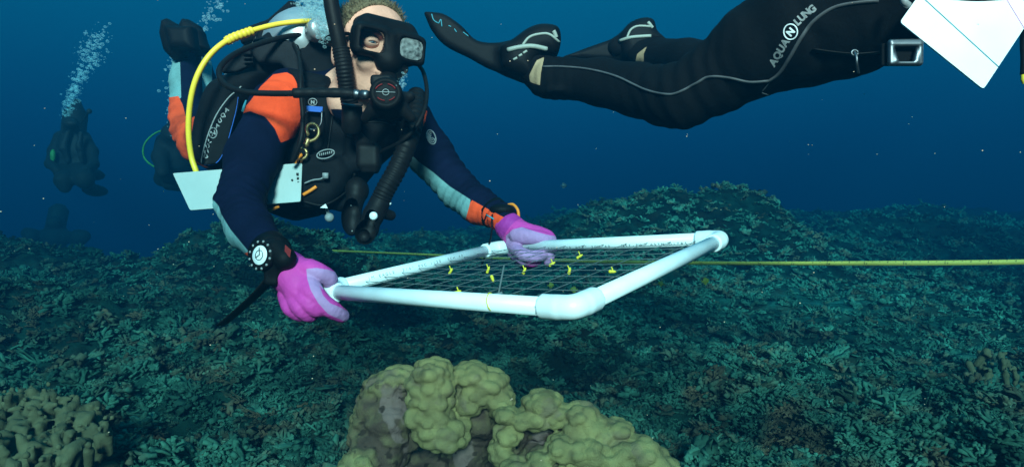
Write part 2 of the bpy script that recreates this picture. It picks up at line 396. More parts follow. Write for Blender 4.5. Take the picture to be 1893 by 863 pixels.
th_ = np.concatenate([np.linspace(-math.pi, -1.0, 60)[:-1], np.linspace(-1.0, 1.0, 620), np.linspace(1.0, math.pi, 60)[1:-1]])
rr_ = np.concatenate([[.05, .3], np.geomspace(.7, 14, 330), np.geomspace(15, 36, 14)])
TH, RR = np.meshgrid(th_, rr_, indexing='ij'); gx, gy = RR * np.sin(TH), RR * np.cos(TH); gz = ground(gx, gy)
nt_, nr_ = TH.shape; ii, jj = np.meshgrid(np.arange(nt_), np.arange(nr_ - 1), indexing='ij'); i2 = (ii + 1) % nt_
gf = np.stack([ii * nr_ + jj, ii * nr_ + jj + 1, i2 * nr_ + jj + 1, i2 * nr_ + jj], -1).reshape(-1, 4)

def reefmat(name, dark, light, att=None, scale=9., bump=.8):
    m = bpy.data.materials.new(name); m.use_nodes = True; t = m.node_tree; N = t.nodes; L = t.links; b = N['Principled BSDF']
    b.inputs['Roughness'].default_value = .9; b.inputs['Specular IOR Level'].default_value = .1
    co = N.new('ShaderNodeTexCoord'); n1 = N.new('ShaderNodeTexNoise'); n1.inputs['Scale'].default_value = scale; n1.inputs['Detail'].default_value = 8; n1.inputs['Roughness'].default_value = .7
    L.new(co.outputs['Object'], n1.inputs['Vector']); cr = N.new('ShaderNodeValToRGB'); cr.color_ramp.elements[0].position = .36; cr.color_ramp.elements[1].position = .66
    cr.color_ramp.elements[0].color = (*dark, 1); cr.color_ramp.elements[1].color = (*light, 1); L.new(n1.outputs['Fac'], cr.inputs[0]); cur = cr.outputs[0]
    if att:
        a = N.new('ShaderNodeAttribute'); a.attribute_name = att; vm = N.new('ShaderNodeVectorMath'); vm.operation = 'SCALE'
        L.new(cur, vm.inputs[0]); L.new(a.outputs['Fac'], vm.inputs['Scale']); cur = vm.outputs[0]
    if att:
        nb = N.new('ShaderNodeTexNoise'); nb.inputs['Scale'].default_value = 5.5; nb.inputs['Detail'].default_value = 5; L.new(co.outputs['Object'], nb.inputs['Vector'])
        cb = N.new('ShaderNodeValToRGB'); cb.color_ramp.elements[0].position = .50; cb.color_ramp.elements[1].position = .64; cb.color_ramp.elements[0].color = (1, 1, 1, 1); cb.color_ramp.elements[1].color = (2.6, .62, .52, 1)
        L.new(nb.outputs['Fac'], cb.inputs[0]); vb = N.new('ShaderNodeVectorMath'); vb.operation = 'MULTIPLY'; L.new(cur, vb.inputs[0]); L.new(cb.outputs[0], vb.inputs[1]); cur = vb.outputs[0]
    L.new(cur, b.inputs['Base Color'])
    n2 = N.new('ShaderNodeTexNoise'); n2.inputs['Scale'].default_value = 60; n2.inputs['Detail'].default_value = 6; L.new(co.outputs['Object'], n2.inputs['Vector'])
    bu = N.new('ShaderNodeBump'); bu.inputs['Strength'].default_value = bump; bu.inputs['Distance'].default_value = .01; L.new(n2.outputs['Fac'], bu.inputs['Height']); L.new(bu.outputs[0], b.inputs['Normal'])
    return m
M['reef'] = reefmat('reef_floor', (.001, .005, .003), (.011, .038, .026), 'tone')
M['rubble'] = reefmat('coral_rubble', (.007, .024, .016), (.046, .108, .070), 'tone', 14, .4)
gv = np.stack([gx.ravel(), gy.ravel(), gz.ravel()], 1)
sandt = np.exp(-((gv[:, 0] - 1.75) / .55) ** 2 - ((gv[:, 1] - 3.6) / .6) ** 2)
g = link('seabed', gv, gf, M['reef'], attrs={'tone': 1.0 + 4.5 * sandt + 1.2 * np.clip(fbm(gv * .8, 3) * 3, -.5, 1)}); g['kind'] = 'structure'

# ------------------------------------------------------------------ rubble: thousands of broken branch clumps, one mesh
def twig(o, d, L_, r, rs, bend=.5, seg=3, sides=4):
    d = nrm(d); p = [np.array(o, float)]
    for i in range(seg): d = nrm(d + rs.normal(0, bend, 3) * .5); p.append(p[-1] + d * L_ / seg)
    mb = MB(); mb.tube(p, r * np.array([1, *rs.uniform(.6, 1.25, seg)]), sides, cap=False); V_ = np.vstack(mb.v); F2 = mb.f + [tuple(seg * sides + k for k in range(4))]; return V_, np.array(F2), p
def clump(rs, kind):
    V, F_, n = [], [], 0
    def put(v, f):
        nonlocal n; V.append(v); F_.append(f + n); n += len(v)
    if kind == 0:      # litter of fallen branches
        for _ in range(9):
            a = rs.uniform(0, 2 * math.pi); d = (math.cos(a), math.sin(a), rs.uniform(-.25, .5)); o = rs.normal(0, .35, 3) * (1, 1, .3)
            v, f, p = twig(o, d, rs.uniform(.35, .85), rs.uniform(.09, .18), rs, 1.1); put(v, f)
            if rs.random() < .6: v, f, _p = twig(p[1], np.array(d) + rs.normal(0, .8, 3), rs.uniform(.3, .6), .07, rs, seg=2); put(v, f)
    elif kind == 1:    # low bush
        for _ in range(11):
            a = rs.uniform(0, 2 * math.pi); t = rs.uniform(.1, 1.3); d = (math.cos(a) * math.sin(t), math.sin(a) * math.sin(t), math.cos(t))
            v, f, p = twig((0, 0, -.2), d, rs.uniform(.6, 1.0), .12, rs, .6); put(v, f)
            v, f, _p = twig(p[2], np.array(d) + rs.normal(0, .6, 3), rs.uniform(.25, .45), .08, rs, seg=2); put(v, f)
    elif kind == 2:    # knobbly lump with stubs
        for _ in range(10):
            d = rs.normal(0, 1, 3); d[2] = abs(d[2]) * .7; v, f, p = twig(nrm(d) * .15, d, rs.uniform(.3, .6), rs.uniform(.16, .26), rs, .2, 2, 5); put(v, f)
    else:              # ragged ledges
        for _ in range(5):
            mb = MB(); c = rs.normal(0, .4, 3) * (1, 1, .35); k = 9; a0 = rs.uniform(0, 6.28); w = rs.uniform(.35, .7)
            ring = [c + (math.cos(a0 + 6.283 * i / k) * w * rs.uniform(.55, 1.2), math.sin(a0 + 6.283 * i / k) * w * rs.uniform(.55, 1.2), rs.normal(0, .08)) for i in range(k)]
            q = [c + (0, 0, .06)] + ring + [r_ * (1, 1, 1) - (0, 0, .1) + (c - r_) * .2 for r_ in ring]
            f = [[0, 1 + i, 1 + (i + 1) % k, 1 + (i + 1) % k] for i in range(k)]
            f += [[1 + i, 1 + k + i, 1 + k + (i + 1) % k, 1 + (i + 1) % k] for i in range(k)]
            put(np.array(q), np.array(f)[:, :4])
    return np.vstack(V), np.vstack(F_)
def scatter(name, m, N_, rmin, rmax, smin_, smax_, weights, tone, seed, thl=.80, mask=None, lift=.0, uni=False):
    rs = np.random.default_rng(seed); T = [clump(rs, k) for k in (0, 0, 0, 0, 1, 1, 1, 2, 2, 3, 3)]; kind = np.array([0, 0, 0, 0, 1, 1, 1, 2, 2, 3, 3])
    pr = np.array([weights[k] for k in kind], float); pr /= pr.sum(); V, F_, A, n = [], [], [], 0
    th = rs.uniform(-thl, thl, N_); r = 1 / rs.uniform(1 / rmax, 1 / rmin, N_) if not uni else rs.uniform(rmin, rmax, N_); x = r * np.sin(th); y = r * np.cos(th)
    if mask is not None:
        kp = rs.random(N_) < mask(x, y); x, y, r = x[kp], y[kp], r[kp]
    z = ground(x, y); sz = (smin_ + (smax_ - smin_) * rs.random(len(x)) ** 1.8) * (.7 + .16 * r); pick = rs.choice(len(T), len(x), p=pr)
    pt = fbm(np.stack([x * .9, y * .9, z * 0], -1), 3) * 3.4 + fbm(np.stack([x * 5, y * 5, z * 0], -1), 2) * 2.6
    pt = pt + 1.9 * np.exp(-((x - 1.7) / 1.7) ** 2 - ((y - 4.0) / 1.5) ** 2)
    for i in range(len(x)):
        v, f = T[pick[i]]; a = rs.uniform(0, 6.283); c, s_ = math.cos(a), math.sin(a); t1, t2 = rs.normal(0, .25, 2)
        Rm = np.array([[c, -s_, t1], [s_, c, t2], [-t1, -t2, 1]]); w = v @ Rm.T * sz[i] * (1, 1, .8) + (x[i], y[i], z[i] + sz[i] * (.15 + lift))
        V.append(w); F_.append(f + n); n += len(v)
        A.append(np.full(len(v), float(np.clip(tone * (1 + pt[i] + rs.normal(0, .28)), .12, 3.0))))
    V = np.vstack(V); F_ = np.vstack(F_); me_f = F_
    o = link(name, V, me_f, m, smooth=True, attrs={'tone': np.concatenate(A)}); return o
def nosand(x, y): return 1 - .93 * np.exp(-((x - 1.75) / .5) ** 2 - ((y - 3.6) / .5) ** 2)
o = scatter('coral_rubble', M['rubble'], 34000, 1.05, 7.0, .013, .040, (7, 4, 4, .5), .8, 11, mask=nosand)
tag(o, 'broken teal coral branches littering the whole seabed', 'coral rubble', kind='stuff')
o = scatter('far_coral_rubble', M['rubble'], 9000, 3.2, 11, .022, .05, (4, 5, 4, 1), 1.2, 13, mask=lambda x, y: .15 + .85 * nosand(x, y) * (np.hypot(x, y) > 3), uni=True)
tag(o, 'fine coral litter covering the far mounds and slopes', 'coral rubble', kind='stuff')
o = scatter('branching_coral_growth', M['rubble'], 3600, 1.3, 8.5, .03, .065, (2, 6, 3, .5), .9, 12, mask=lambda x, y: nosand(x, y) * (.25 + .75 * (fbm(np.stack([x, y, x * 0], -1) * 1.3 + 5, 2) > .02)), lift=.15)
tag(o, 'low bushy coral growth tangled over the reef slope', 'coral growth', kind='stuff')

# ------------------------------------------------------------------ coral heads
def colony(name, lobes, label, cat, live, deadc, h=.0027, seed=1, basebox=None, nk=26, deadat=None, group=None):
    """lobes: px, py, d, rx(px), ry(px), depth radius(m)"""
    rs = np.random.default_rng(seed); pts = []
    for l in lobes: pts.append((P(l[0], l[1], l[2]), np.array([l[3] / FPX * l[2], l[5], l[4] / FPX * l[2]])))
    lo = np.min([c - r for c, r in pts], 0) - .03; hi = np.max([c + r for c, r in pts], 0) + .03
    S = Sculpt(lo, hi, h); dead = Sculpt(lo, hi, h)
    for (c, r), l in zip(pts, lobes):
        isdead = len(l) > 6 and l[6]; S.ell(c, r * .86, k=.004)
        if isdead: dead.ell(c, r * .94, k=.01)
        m_ = min(r)
        nn = nk if not isdead else 12; ga = math.pi * (3 - math.sqrt(5)); ph = rs.uniform(0, 6.28)
        for i in range(nn):
            z_ = 1 - 2 * (i + .5) / nn; rr2 = math.sqrt(1 - z_ * z_); d = nrm(np.array([rr2 * math.cos(ga * i + ph), rr2 * math.sin(ga * i + ph), z_]) + rs.normal(0, .10, 3))
            kr = float(np.mean(r)) * (2.05 / math.sqrt(nn)) * rs.uniform(.8, 1.25); q = c + d * r * (.96 if not isdead else .90) - d * kr * .42
            S.ell(q, (kr * 1.12, kr, kr * .86), k=.0018)
            if isdead: dead.ell(q, (kr, kr, kr), k=.005)
    v, f = S.mesh(); ij = np.clip(((v - dead.lo) / h).round().astype(int), 0, dead.n - 1); dv = -dead.F[tuple(ij.T)] + .012
    n_ = fbm(v * 60, 3)
    a = np.where(dv > 0, dv, -.01) + n_ * .028
    m = mat(name + '_surface', live, .85, .15, var=.22, vscale=28, bump=.8, bscale=520, bdist=.003, regions=[('bare', deadc), ('purple', (.17, .095, .080)), ('pore', tuple(c * .45 for c in deadc))], soft=.016)
    pv = np.minimum(a, fbm(v * 28 + 4, 3) - .10) ; po = np.minimum(a, fbm(v * 90 + 2, 2) - .12)
    fn_ = np.cross(v[f[:, 2]] - v[f[:, 0]], v[f[:, 3]] - v[f[:, 1]]); vn = np.zeros_like(v)
    for q_ in range(4): np.add.at(vn, f[:, q_], fn_)
    vn /= np.linalg.norm(vn, axis=1, keepdims=True) + 1e-12
    v = v + vn * (np.where(a > 0, .012, .0025) * fbm(v * 75, 4))[:, None]
    o = link(name, v, f, m, attrs={'bare': a, 'purple': pv, 'pore': po}); tag(o, label, cat, group); return o
LIVE = (.26, .195, .075); BARE = (.075, .040, .028)
H1 = []
for x, y, rx, ry in ((740, 700, 34, 22), (712, 716, 34, 26), (690, 742, 26, 30), (676, 775, 22, 30), (662, 800, 14, 22)): H1.append((x, y, 1.02, rx, ry, .035))
H1 += [(712, 770, 1.02, 42, 58, .05, 1), (712, 815, 1.01, 46, 48, .045, 1)]
for x, y, rx, ry in ((800, 690, 34, 26), (798, 712, 42, 26), (796, 738, 40, 26), (794, 765, 44, 26), (815, 790, 50, 30), (822, 806, 42, 22)): H1.append((x, y, .985, rx, ry, .045))
for x, y, rx, ry in ((872, 692, 32, 22), (905, 712, 34, 30), (880, 728, 36, 24), (925, 742, 22, 30), (868, 742, 26, 22)): H1.append((x, y, 1.01, rx, ry, .04))
H1 += [(885, 775, 1.04, 36, 44, .04, 1), (915, 790, 1.06, 26, 30, .035, 1), (800, 872, 1.08, 110, 50, .07, 1), (855, 840, 1.05, 36, 44, .04, 1),
       (675, 850, .98, 34, 30, .035), (650, 875, .97, 34, 26, .035), (700, 885, .97, 40, 26, .035)]
colony('lobed_coral', H1, 'tall yellow-green lobed coral head with bare pinkish flanks, in front of the white frame', 'coral', LIVE, BARE, h=.0027, seed=4, nk=38)
H2 = []
for x, y, rx, ry in ((1004, 745, 34, 24), (990, 770, 30, 22), (1030, 765, 22, 20), (1022, 772, 14, 14), (965, 775, 22, 16), (940, 800, 24, 22), (928, 832, 22, 26), (935, 765, 20, 14)): H2.append((x, y, .97, rx, ry, .03))
for x, y, rx, ry in ((1070, 768, 32, 22), (1085, 795, 42, 30), (1100, 800, 34, 30), (1142, 790, 22, 14), (1060, 785, 22, 18)): H2.append((x, y, .96, rx, ry, .035))
for x, y, rx, ry in ((1035, 826, 22, 24), (1065, 832, 22, 24), (1095, 832, 26, 26), (1125, 845, 22, 22), (1150, 840, 24, 26), (1185, 835, 30, 26), (1205, 855, 34, 26), (1230, 868, 26, 20), (1170, 865, 34, 22), (1090, 865, 60, 16),
                     (960, 870, 34, 22), (1000, 850, 22, 22), (985, 880, 40, 20), (1045, 880, 22, 18), (1130, 885, 60, 20)): H2.append((x, y, .93, rx, ry, .032))
H2 += [(1000, 808, 1.01, 40, 34, .03, 1), (1010, 850, .97, 50, 40, .03, 1), (1080, 880, .98, 120, 45, .05, 1), (1155, 812, 1.0, 22, 20, .02, 1)]
colony('knobby_coral', H2, 'low spread of yellow-green knobbly coral right of the tall lobed head', 'coral', LIVE, BARE, h=.0027, seed=9, nk=26)
def fingers(name, spots, d0, label, seed, hh=.0045, live=(.11, .085, .042)):
    rs = np.random.default_rng(seed); pr = []
    for x, y, n, sx, sy, s_ in spots:
        for i in range(n):
            a, b = x + rs.normal(0, sx), y + rs.normal(0, sy); d = d0 + (860 - b) * .0016 + rs.normal(0, .015); L_ = s_ * rs.uniform(.7, 1.3); lean = rs.normal(0, .28, 2)
            p0 = P(a, b, d); pr.append((p0, p0 + np.array([lean[0], lean[1], 1]) * L_, L_ * rs.uniform(.20, .29)))
    A_ = np.array([q[0] for q in pr] + [q[1] for q in pr]); S = Sculpt(A_.min(0) - .05, A_.max(0) + .05, hh)
    for a, b, r in pr:
        S.cone(a, b, r * .8, r, .006)
        for _ in range(4): q = b + rs.normal(0, 1, 3) * r * .8; S.ell(q, (r * .6,) * 3, k=.003)
    lo_ = A_.min(0)
    for x, y, n, sx, sy, s_ in spots: S.ell(P(x, y + 48, d0 + (860 - y) * .0016 + .02), (sx * 1.5 / FPX * d0, .08, max(.02, sy * .9 / FPX * d0)), k=.02)
    v, f = S.mesh(); m = mat(name + '_surface', live, .85, .15, var=.35, vscale=22, bump=.6, bscale=300, bdist=.002)
    o = link(name, v, f, m); tag(o, label, 'coral'); return o
fingers('finger_coral', [(55, 772, 44, 36, 16, .034), (120, 800, 46, 36, 20, .032), (20, 830, 44, 34, 26, .034), (90, 855, 46, 44, 16, .032), (185, 832, 26, 20, 20, .026)], 1.22, 'cluster of pale green finger coral in the lower left corner', 21)
fingers('knob_coral', [(1830, 690, 7, 18, 14, .035), (1870, 725, 6, 16, 12, .03), (1815, 715, 4, 14, 8, .035)], 1.55, 'small pale knob coral cluster near the right edge of the picture', 22)
# ================================================================== the diver with the frame
HF = nrm([.56, -.82, -.10]); HC = P(727, 86, 1.37) - HF * .115                       # head centre
HU = nrm(np.array([.06, .0, 1.]) - HF * HF.dot([.06, .0, 1.])); HR = np.cross(HU, HF) * 1.0   # HR: towards picture right
if HR[0] < 0: HR = -HR
def Hd(r, f, u): return HC + HR * r + HF * f + HU * u
HAX = np.array([HR, HF, HU])
def headsdf(S, g=0., cut=False):
    S.ell(Hd(0, -.014, .034), (.074 + g, .094 + g, .082 + g), HAX, k=.01); S.ell(Hd(0, .020, -.022), (.060 + g, .070 + g, .084 + g), HAX, k=.02)
    if cut: return
    for q in (-1, 1): S.cone(Hd(q * .046, -.005, -.062), Hd(q * .008, .060, -.088), .024, .022, .02)
    S.ell(Hd(0, .063, -.088), (.020, .020, .018), HAX, k=.02)
    S.cone(Hd(0, .084, .004), Hd(0, .106, -.026), .009, .014, .010)
    for q in (-1, 1):
        S.ell(Hd(q * .013, .098, -.030), (.010, .010, .008), HAX, k=.006); S.ell(Hd(q * .034, .070, -.032), (.024, .018, .020), HAX, k=.015)
        S.ell(Hd(q * .033, .082, .012), (.017, .010, .011), HAX, k=.008, mode='cut'); S.cone(Hd(q * .016, .088, .026), Hd(q * .05, .074, .026), .008, .006, .010)
        S.ell(Hd(q * .075, -.012, -.010), (.009, .019, .032), HAX, k=.006); S.ell(Hd(q * .083, -.008, -.006), (.004, .010, .018), HAX, k=.004, mode='cut')
        S.ell(Hd(q * .033, .078, .008), (.0135, .0125, .0085), HAX, k=.003)
    S.ell(Hd(0, .088, -.053), (.024, .011, .006), HAX, k=.004); S.ell(Hd(0, .086, -.064), (.021, .011, .007), HAX, k=.004)
S = Sculpt(P(318, 330, 2.0) * 0 + [-1.55, .95, .72], [.22, 3.05, 1.92], .0048)
# torso, running away from the camera to the left
S.chain([P(668, 170, 1.60), P(650, 205, 1.68), P(600, 225, 1.82), P(540, 235, 2.0), P(470, 245, 2.25), P(420, 250, 2.45)], [.062, .12, .145, .135, .13, .14], .03)
S.chain([P(545, 180, 1.60), P(650, 215, 1.66), P(752, 222, 1.70)], [.068, .085, .060], .03)
# arms
RS, RE, RWp = P(512, 205, 1.52), P(443, 375, 1.37), P(502, 468, 1.17)
S.chain([P(535, 180, 1.57), RS, P(468, 290, 1.45), RE], [.062, .060, .056, .045], .02)
S.chain([RE, P(462, 422, 1.30), RWp, P(545, 515, 1.13)], [.046, .043, .030, .026], .015)
LS, LE, LWp = P(757, 225, 1.68), P(848, 352, 1.66), P(930, 402, 1.545)
S.chain([LS, P(795, 285, 1.68), LE], [.058, .056, .047], .02); S.chain([LE, P(885, 380, 1.60), LWp, P(955, 427, 1.525)], [.047, .043, .030, .023], .015)
# hips, thighs, shins pointing up, feet
for dx, dd in ((0, 0), (26, .12)):
    S.chain([P(415, 262, 2.45), P(375 + dx * .3, 262, 2.50 + dd)], [.11, .085], .02)
    S.chain([P(375 + dx * .3, 262, 2.50 + dd), P(352 + dx, 240, 2.62 + dd), P(345 + dx, 215, 2.66 + dd)], [.085, .068, .062], .02)
    S.chain([P(345 + dx, 215, 2.66 + dd), P(343 + dx * 1.1, 150, 2.70 + dd), P(340 + dx * 1.1, 92, 2.75 + dd)], [.064, .058, .036], .015)
# simple hands inside the gloves
S.cone(P(545, 515, 1.13), P(566, 533, 1.115), .026, .022, .01); S.cone(P(955, 427, 1.525), P(975, 438, 1.515), .022, .018, .01)
# neck and head
S.chain([Hd(0, -.03, -.05), Hd(-.01, -.05, -.10), P(655, 185, 1.62)], [.056, .058, .065], .015)
headsdf(S)
v, f = S.mesh()
def folds(v, spots):
    out = np.zeros(len(v))
    for c, ax, w, fr, am in spots:
        q = (v - c) @ nrm(ax); rr_ = np.linalg.norm(v - c, axis=1); out += am * np.exp(-(rr_ / w) ** 2) * np.sin(q * fr + 2.5 * fbm(v * 14, 2) * 3)
    return out
def normals(v, f):
    n = np.zeros_like(v); fn = np.cross(v[f[:, 2]] - v[f[:, 0]], v[f[:, 3]] - v[f[:, 1]])
    for i in range(4): np.add.at(n, f[:, i], fn)
    return n / (np.linalg.norm(n, axis=1, keepdims=True) + 1e-12)
bn = normals(v, f); notface = np.linalg.norm(v - HC, axis=1) > .2
wr = folds(v, [(RE, RE - RS, .09, 300, .0022), (RE, RWp - RE, .10, 260, .0018), (LE, LWp - LS, .11, 260, .0025), (LWp, LWp - LE, .07, 420, .0018), (RS, RE - RS, .08, 170, .0022), (P(350, 245, 2.6), np.array([0, 0, 1.]), .18, 150, .003)]) + .0035 * fbm(v * 18, 3)
v = v + bn * (wr * notface)[:, None]
vx, vy = px_of(v); hl = (v - HC) @ HAX.T
skin = np.minimum(.16 - np.linalg.norm(hl * (1, .9, 1), axis=1), hl[:, 2] + .13 + .1 * (hl[:, 1] < -.05))
def inpx(poly, d=1.5): return pattr(v, poly, d)
front = v[:, 1] < 1.85
org = np.maximum(np.where(front, inpx([(440, 212), (462, 188), (482, 160), (505, 138), (530, 134), (560, 150), (566, 215), (552, 252), (519, 264), (508, 238), (490, 216), (462, 206)]), -1),
                 np.where(front, inpx([(716, 264), (735, 235), (762, 198), (790, 205), (784, 232), (748, 264), (736, 268)]), -1))
org = np.maximum(org, np.where(front, inpx([(871, 369), (903, 387), (938, 405), (950, 420), (930, 440), (900, 425), (860, 408)]), -1))
org = np.maximum(org, np.where(front, np.minimum(inpx([(452, 468), (458, 466), (470, 486), (458, 486)], 1.2), 9), -1))
org = np.maximum(org, np.where(v[:, 1] > 2.1, inpx([(300, 182), (330, 178), (338, 195), (345, 222), (372, 210), (420, 190), (420, 310), (300, 310)], 2.6), -1))
cyn = np.where(front, inpx([(756, 282), (775, 300), (800, 318), (832, 345), (870, 369), (862, 412), (800, 380), (740, 310)]), -1)
cyn = np.maximum(cyn, np.where(front, inpx([(380, 355), (404, 380), (409, 396), (426, 424), (449, 452), (464, 470), (450, 480), (400, 440), (380, 400)], 1.3), -1))
cyn = np.maximum(cyn, np.where(v[:, 1] > 2.1, np.maximum(inpx([(300, 60), (330, 60), (333, 120), (335, 182), (300, 182)], 2.6), inpx([(372, 95), (392, 95), (392, 215), (376, 215)], 2.7)), -1))
diver = thing('person', 'masked diver in navy and orange wetsuit, pink gloves gripping the white square frame', 'diver', P(640, 330, 1.7))
link('body', v, f, M['suit'], diver, attrs={'skin': skin, 'orange': org, 'cyan': cyn})
bodyS = Surf(v, f)
# hair
S = Sculpt(HC - .17, HC + .17, .003); S.ell(Hd(0, -.017, .040), (.0775, .0965, .0845), HAX, k=.004)
def forehead(gq):
    q = (gq - HC) @ HAX.T; return -np.minimum(q[..., 1] * .75 - q[..., 2] * .9 + .012 + .004 * np.sin(q[..., 0] * 300), 9)
def keep(gq):   # cut away below hairline
    q = (gq - HC) @ HAX.T; line = .098 - np.clip(-(q[..., 1] - .055) * 1.6, -.02, .115); return q[..., 2] - line
S.op(HC - .17, HC + .17, lambda q: keep(q), .004, 'cut')
hv, hf = S.mesh(); hv = hv + (fbm(hv * 120, 2) * .006)[:, None]
hr = np.random.default_rng(5); mb = MB(); pick = hr.choice(len(hv), 2600)
sv, sf = [hv], [tuple(int(i) for i in q) for q in hf]; nb = len(hv)
for i in pick:
    p_ = hv[i]; nn = nrm(p_ - Hd(0, -.02, .03)) + hr.normal(0, .35, 3) + HU * .25; nn = nrm(nn); sd_ = nrm(np.cross(nn, hr.normal(0, 1, 3))) * .0011; L_ = hr.uniform(.006, .014)
    sv.append(np.array([p_ - sd_, p_ + sd_, p_ + nn * L_])); sf.append((nb, nb + 1, nb + 2)); nb += 3
link('hair', np.vstack(sv), sf, M['hair'], diver)
for q in (-1, 1):
    mb = MB(); mb.ball(Hd(q * .033, .0785, .006), .0115); eo = mb.build('eye', M['eye'], diver)
    mb = MB(); mb.ball(Hd(q * .033 - .001, .0860, .005), .0052); mb.build('iris', M['iris'], eo)
    S = Sculpt(Hd(q * .033, .078, .006) - .03, Hd(q * .033, .078, .006) + .03, .0009); S.ell(Hd(q * .033, .0775, .007), (.0165, .0150, .0130), HAX, k=.002); S.ell(Hd(q * .033, .094, .0048), (.0112, .014, .0026), HAX, k=.002, mode='cut')
    lv_, lf_ = S.mesh(); link('eyelid', lv_, lf_, M['skin'], eo)

# mask -------------------------------------------------------------
def onface(x, y, n=40):
    pass
S = Sculpt(HC - .2, HC + .2, .0026)
S.box(Hd(0, .076, .010), (.076, .030, .038), HAX, .026, k=.01); S.ell(Hd(0, .098, -.028), (.030, .026, .028), HAX, k=.014)
S.box(Hd(0, .060, .039), (.062, .036, .024), HAX, .018, k=.014)
for q in (-1, 1): S.box(Hd(q * .042, .101, .004), (.037, .012, .031), HAX, .0119, k=.010)
S.cone(Hd(0, .104, .02), Hd(0, .108, -.03), .009, .014, .01)
for q in (-1, 1):
    S.box(Hd(q * .043, .105, .004), (.0265, .060, .0215), HAX, .011, k=.003, mode='cut')
    S.ell(Hd(q * .036, .082, .006), (.028, .022, .026), HAX, k=.004, mode='cut')
headcut = Sculpt(S.lo, S.lo + (S.n - 1) * S.h, S.h)
mv, mf = S.mesh(); mask = link('mask', mv, mf, M['black'], diver, attrs=None)
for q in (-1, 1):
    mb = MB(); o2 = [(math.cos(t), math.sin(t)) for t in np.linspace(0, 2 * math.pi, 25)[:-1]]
    mb.plate([Hd(q * .044 + .0262 * np.sign(a) * abs(a) ** .6, .107, .004 + .0212 * np.sign(b) * abs(b) ** .6) for a, b in o2], HF, .003); mb.build('lens', M['lens'] if q < 0 else M['lensglare'], mask, smooth=False)
mb = MB(); ring = [Hd(.088 * math.sin(t), -.010 + .098 * math.cos(t), .018 + .004 * math.cos(t)) for t in np.linspace(-2.85, -.95, 22)]
mb.tube(ring, .0125, 8, flat=.25); ring = [Hd(.088 * math.sin(t), -.010 + .098 * math.cos(t), .018) for t in np.linspace(.95, 2.85, 22)]; mb.tube(ring, .0125, 8, flat=.25)
mb.build('strap', M['black'], mask)

# snorkel up past the face -------------------------------------------
mb = MB(); mb.hose([P(606, -60, 1.36), P(613, 10, 1.36), P(627, 80, 1.37), P(637, 140, 1.39)], .0155, 14)
sn = mb.build('snorkel', M['hose'], diver)
mb = MB(); mb.hose([P(630, 90, 1.368), P(637, 130, 1.372), P(643, 172, 1.39), P(649, 205, 1.41)], .0178, 14, ribs=20, amp=.035); mb.build('corrugated_section', M['hose'], sn)
mb = MB(); mb.lathe(P(651, 196, 1.40), P(649, 246, 1.42) - P(651, 196, 1.40), [(0, .019), (.002, .0215), (.05, .0205), (.056, .017), (.06, .014)]); mb.build('clip_barrel', M['hose'], sn)
mb = MB(); mb.lathe(P(651, 190, 1.398), P(649, 246, 1.42) - P(651, 190, 1.398), [(0, .0215), (.004, .0225), (.005, .0215)]); mb.build('ring', M['silver'], sn)

# regulator in the mouth ---------------------------------------------
RC = P(716, 184, 1.315); RD = nrm(np.array([.12, -1, .10]))
rg = thing('regulator', None, None, RC); setparent(rg, diver)
S = Sculpt(RC - .09, RC + .11, .0026); 
S.cone(RC + RD * .006, RC - RD * .022, .0325, .031, .006); S.ell(RC - RD * .01 + [0, 0, -.010], (.036, .022, .030), k=.01)
S.cone(RC - RD * .02 + [-.004, 0, .012], Hd(.004, .092, -.060), .022, .018, .012); S.box(P(707, 152, 1.345), (.022, .02, .012), rnd=.008, k=.01)
S.cone(RC + [.02, .01, .0], RC + [.042, .015, .008], .015, .011, .01)
for q in (-1, 1): S.cone(RC + [q * .03, .005, -.02], RC + [q * .045, .012, -.034], .014, .010, .008)
rv, rf = S.mesh(); link('case', rv, rf, M['hose'], rg)
mb = MB(); mb.lathe(RC + RD * .034, RD, [(0, .0315), (.006, .0315), (.010, .028), (.011, .023), (.0105, .0225), (.0100, .010), (.0105, .008), (.011, .001)], 28); cv = mb.build('purge_cover', M['black'], rg)
capS = Surf(np.vstack(mb.v), mb.f)
mb = MB(); 
for t0, t1 in ((.35, 1.25), (1.75, 2.7), (3.7, 4.4), (4.8, 5.6)):
    e1 = nrm(np.cross(RD, [0, 0, 1])); e2 = np.cross(e1, RD)
    mb.tube([RC + RD * .046 + .0200 * (math.cos(t) * e1 + .82 * math.sin(t) * e2) for t in np.linspace(t0, t1, 9)], .0013, 5)
mb.build('red_print', M['redink'], cv)
mb = MB(); mb.tube([RC + RD * .0465 - e1 * .018, RC + RD * .047 + e1 * .018], .0010, 5); mb.tube([RC + RD * .046 + e1 * .006 * math.cos(t) + e2 * .006 * math.sin(t) for t in np.linspace(0, 6.28, 14)], .0009, 5); mb.build('emblem', M['print'], cv)
mb = MB(); a = P(653, 174, 1.335); b = P(688, 176, 1.32); dd = b - a; mb.lathe(a, dd, [(0, .0075), (.004, .0095), (.013, .0095), (.014, .0075), (.019, .0075), (.020, .0095), (.030, .0095), (.036, .008)], 16); mb.build('swivel', M['silver'], rg)

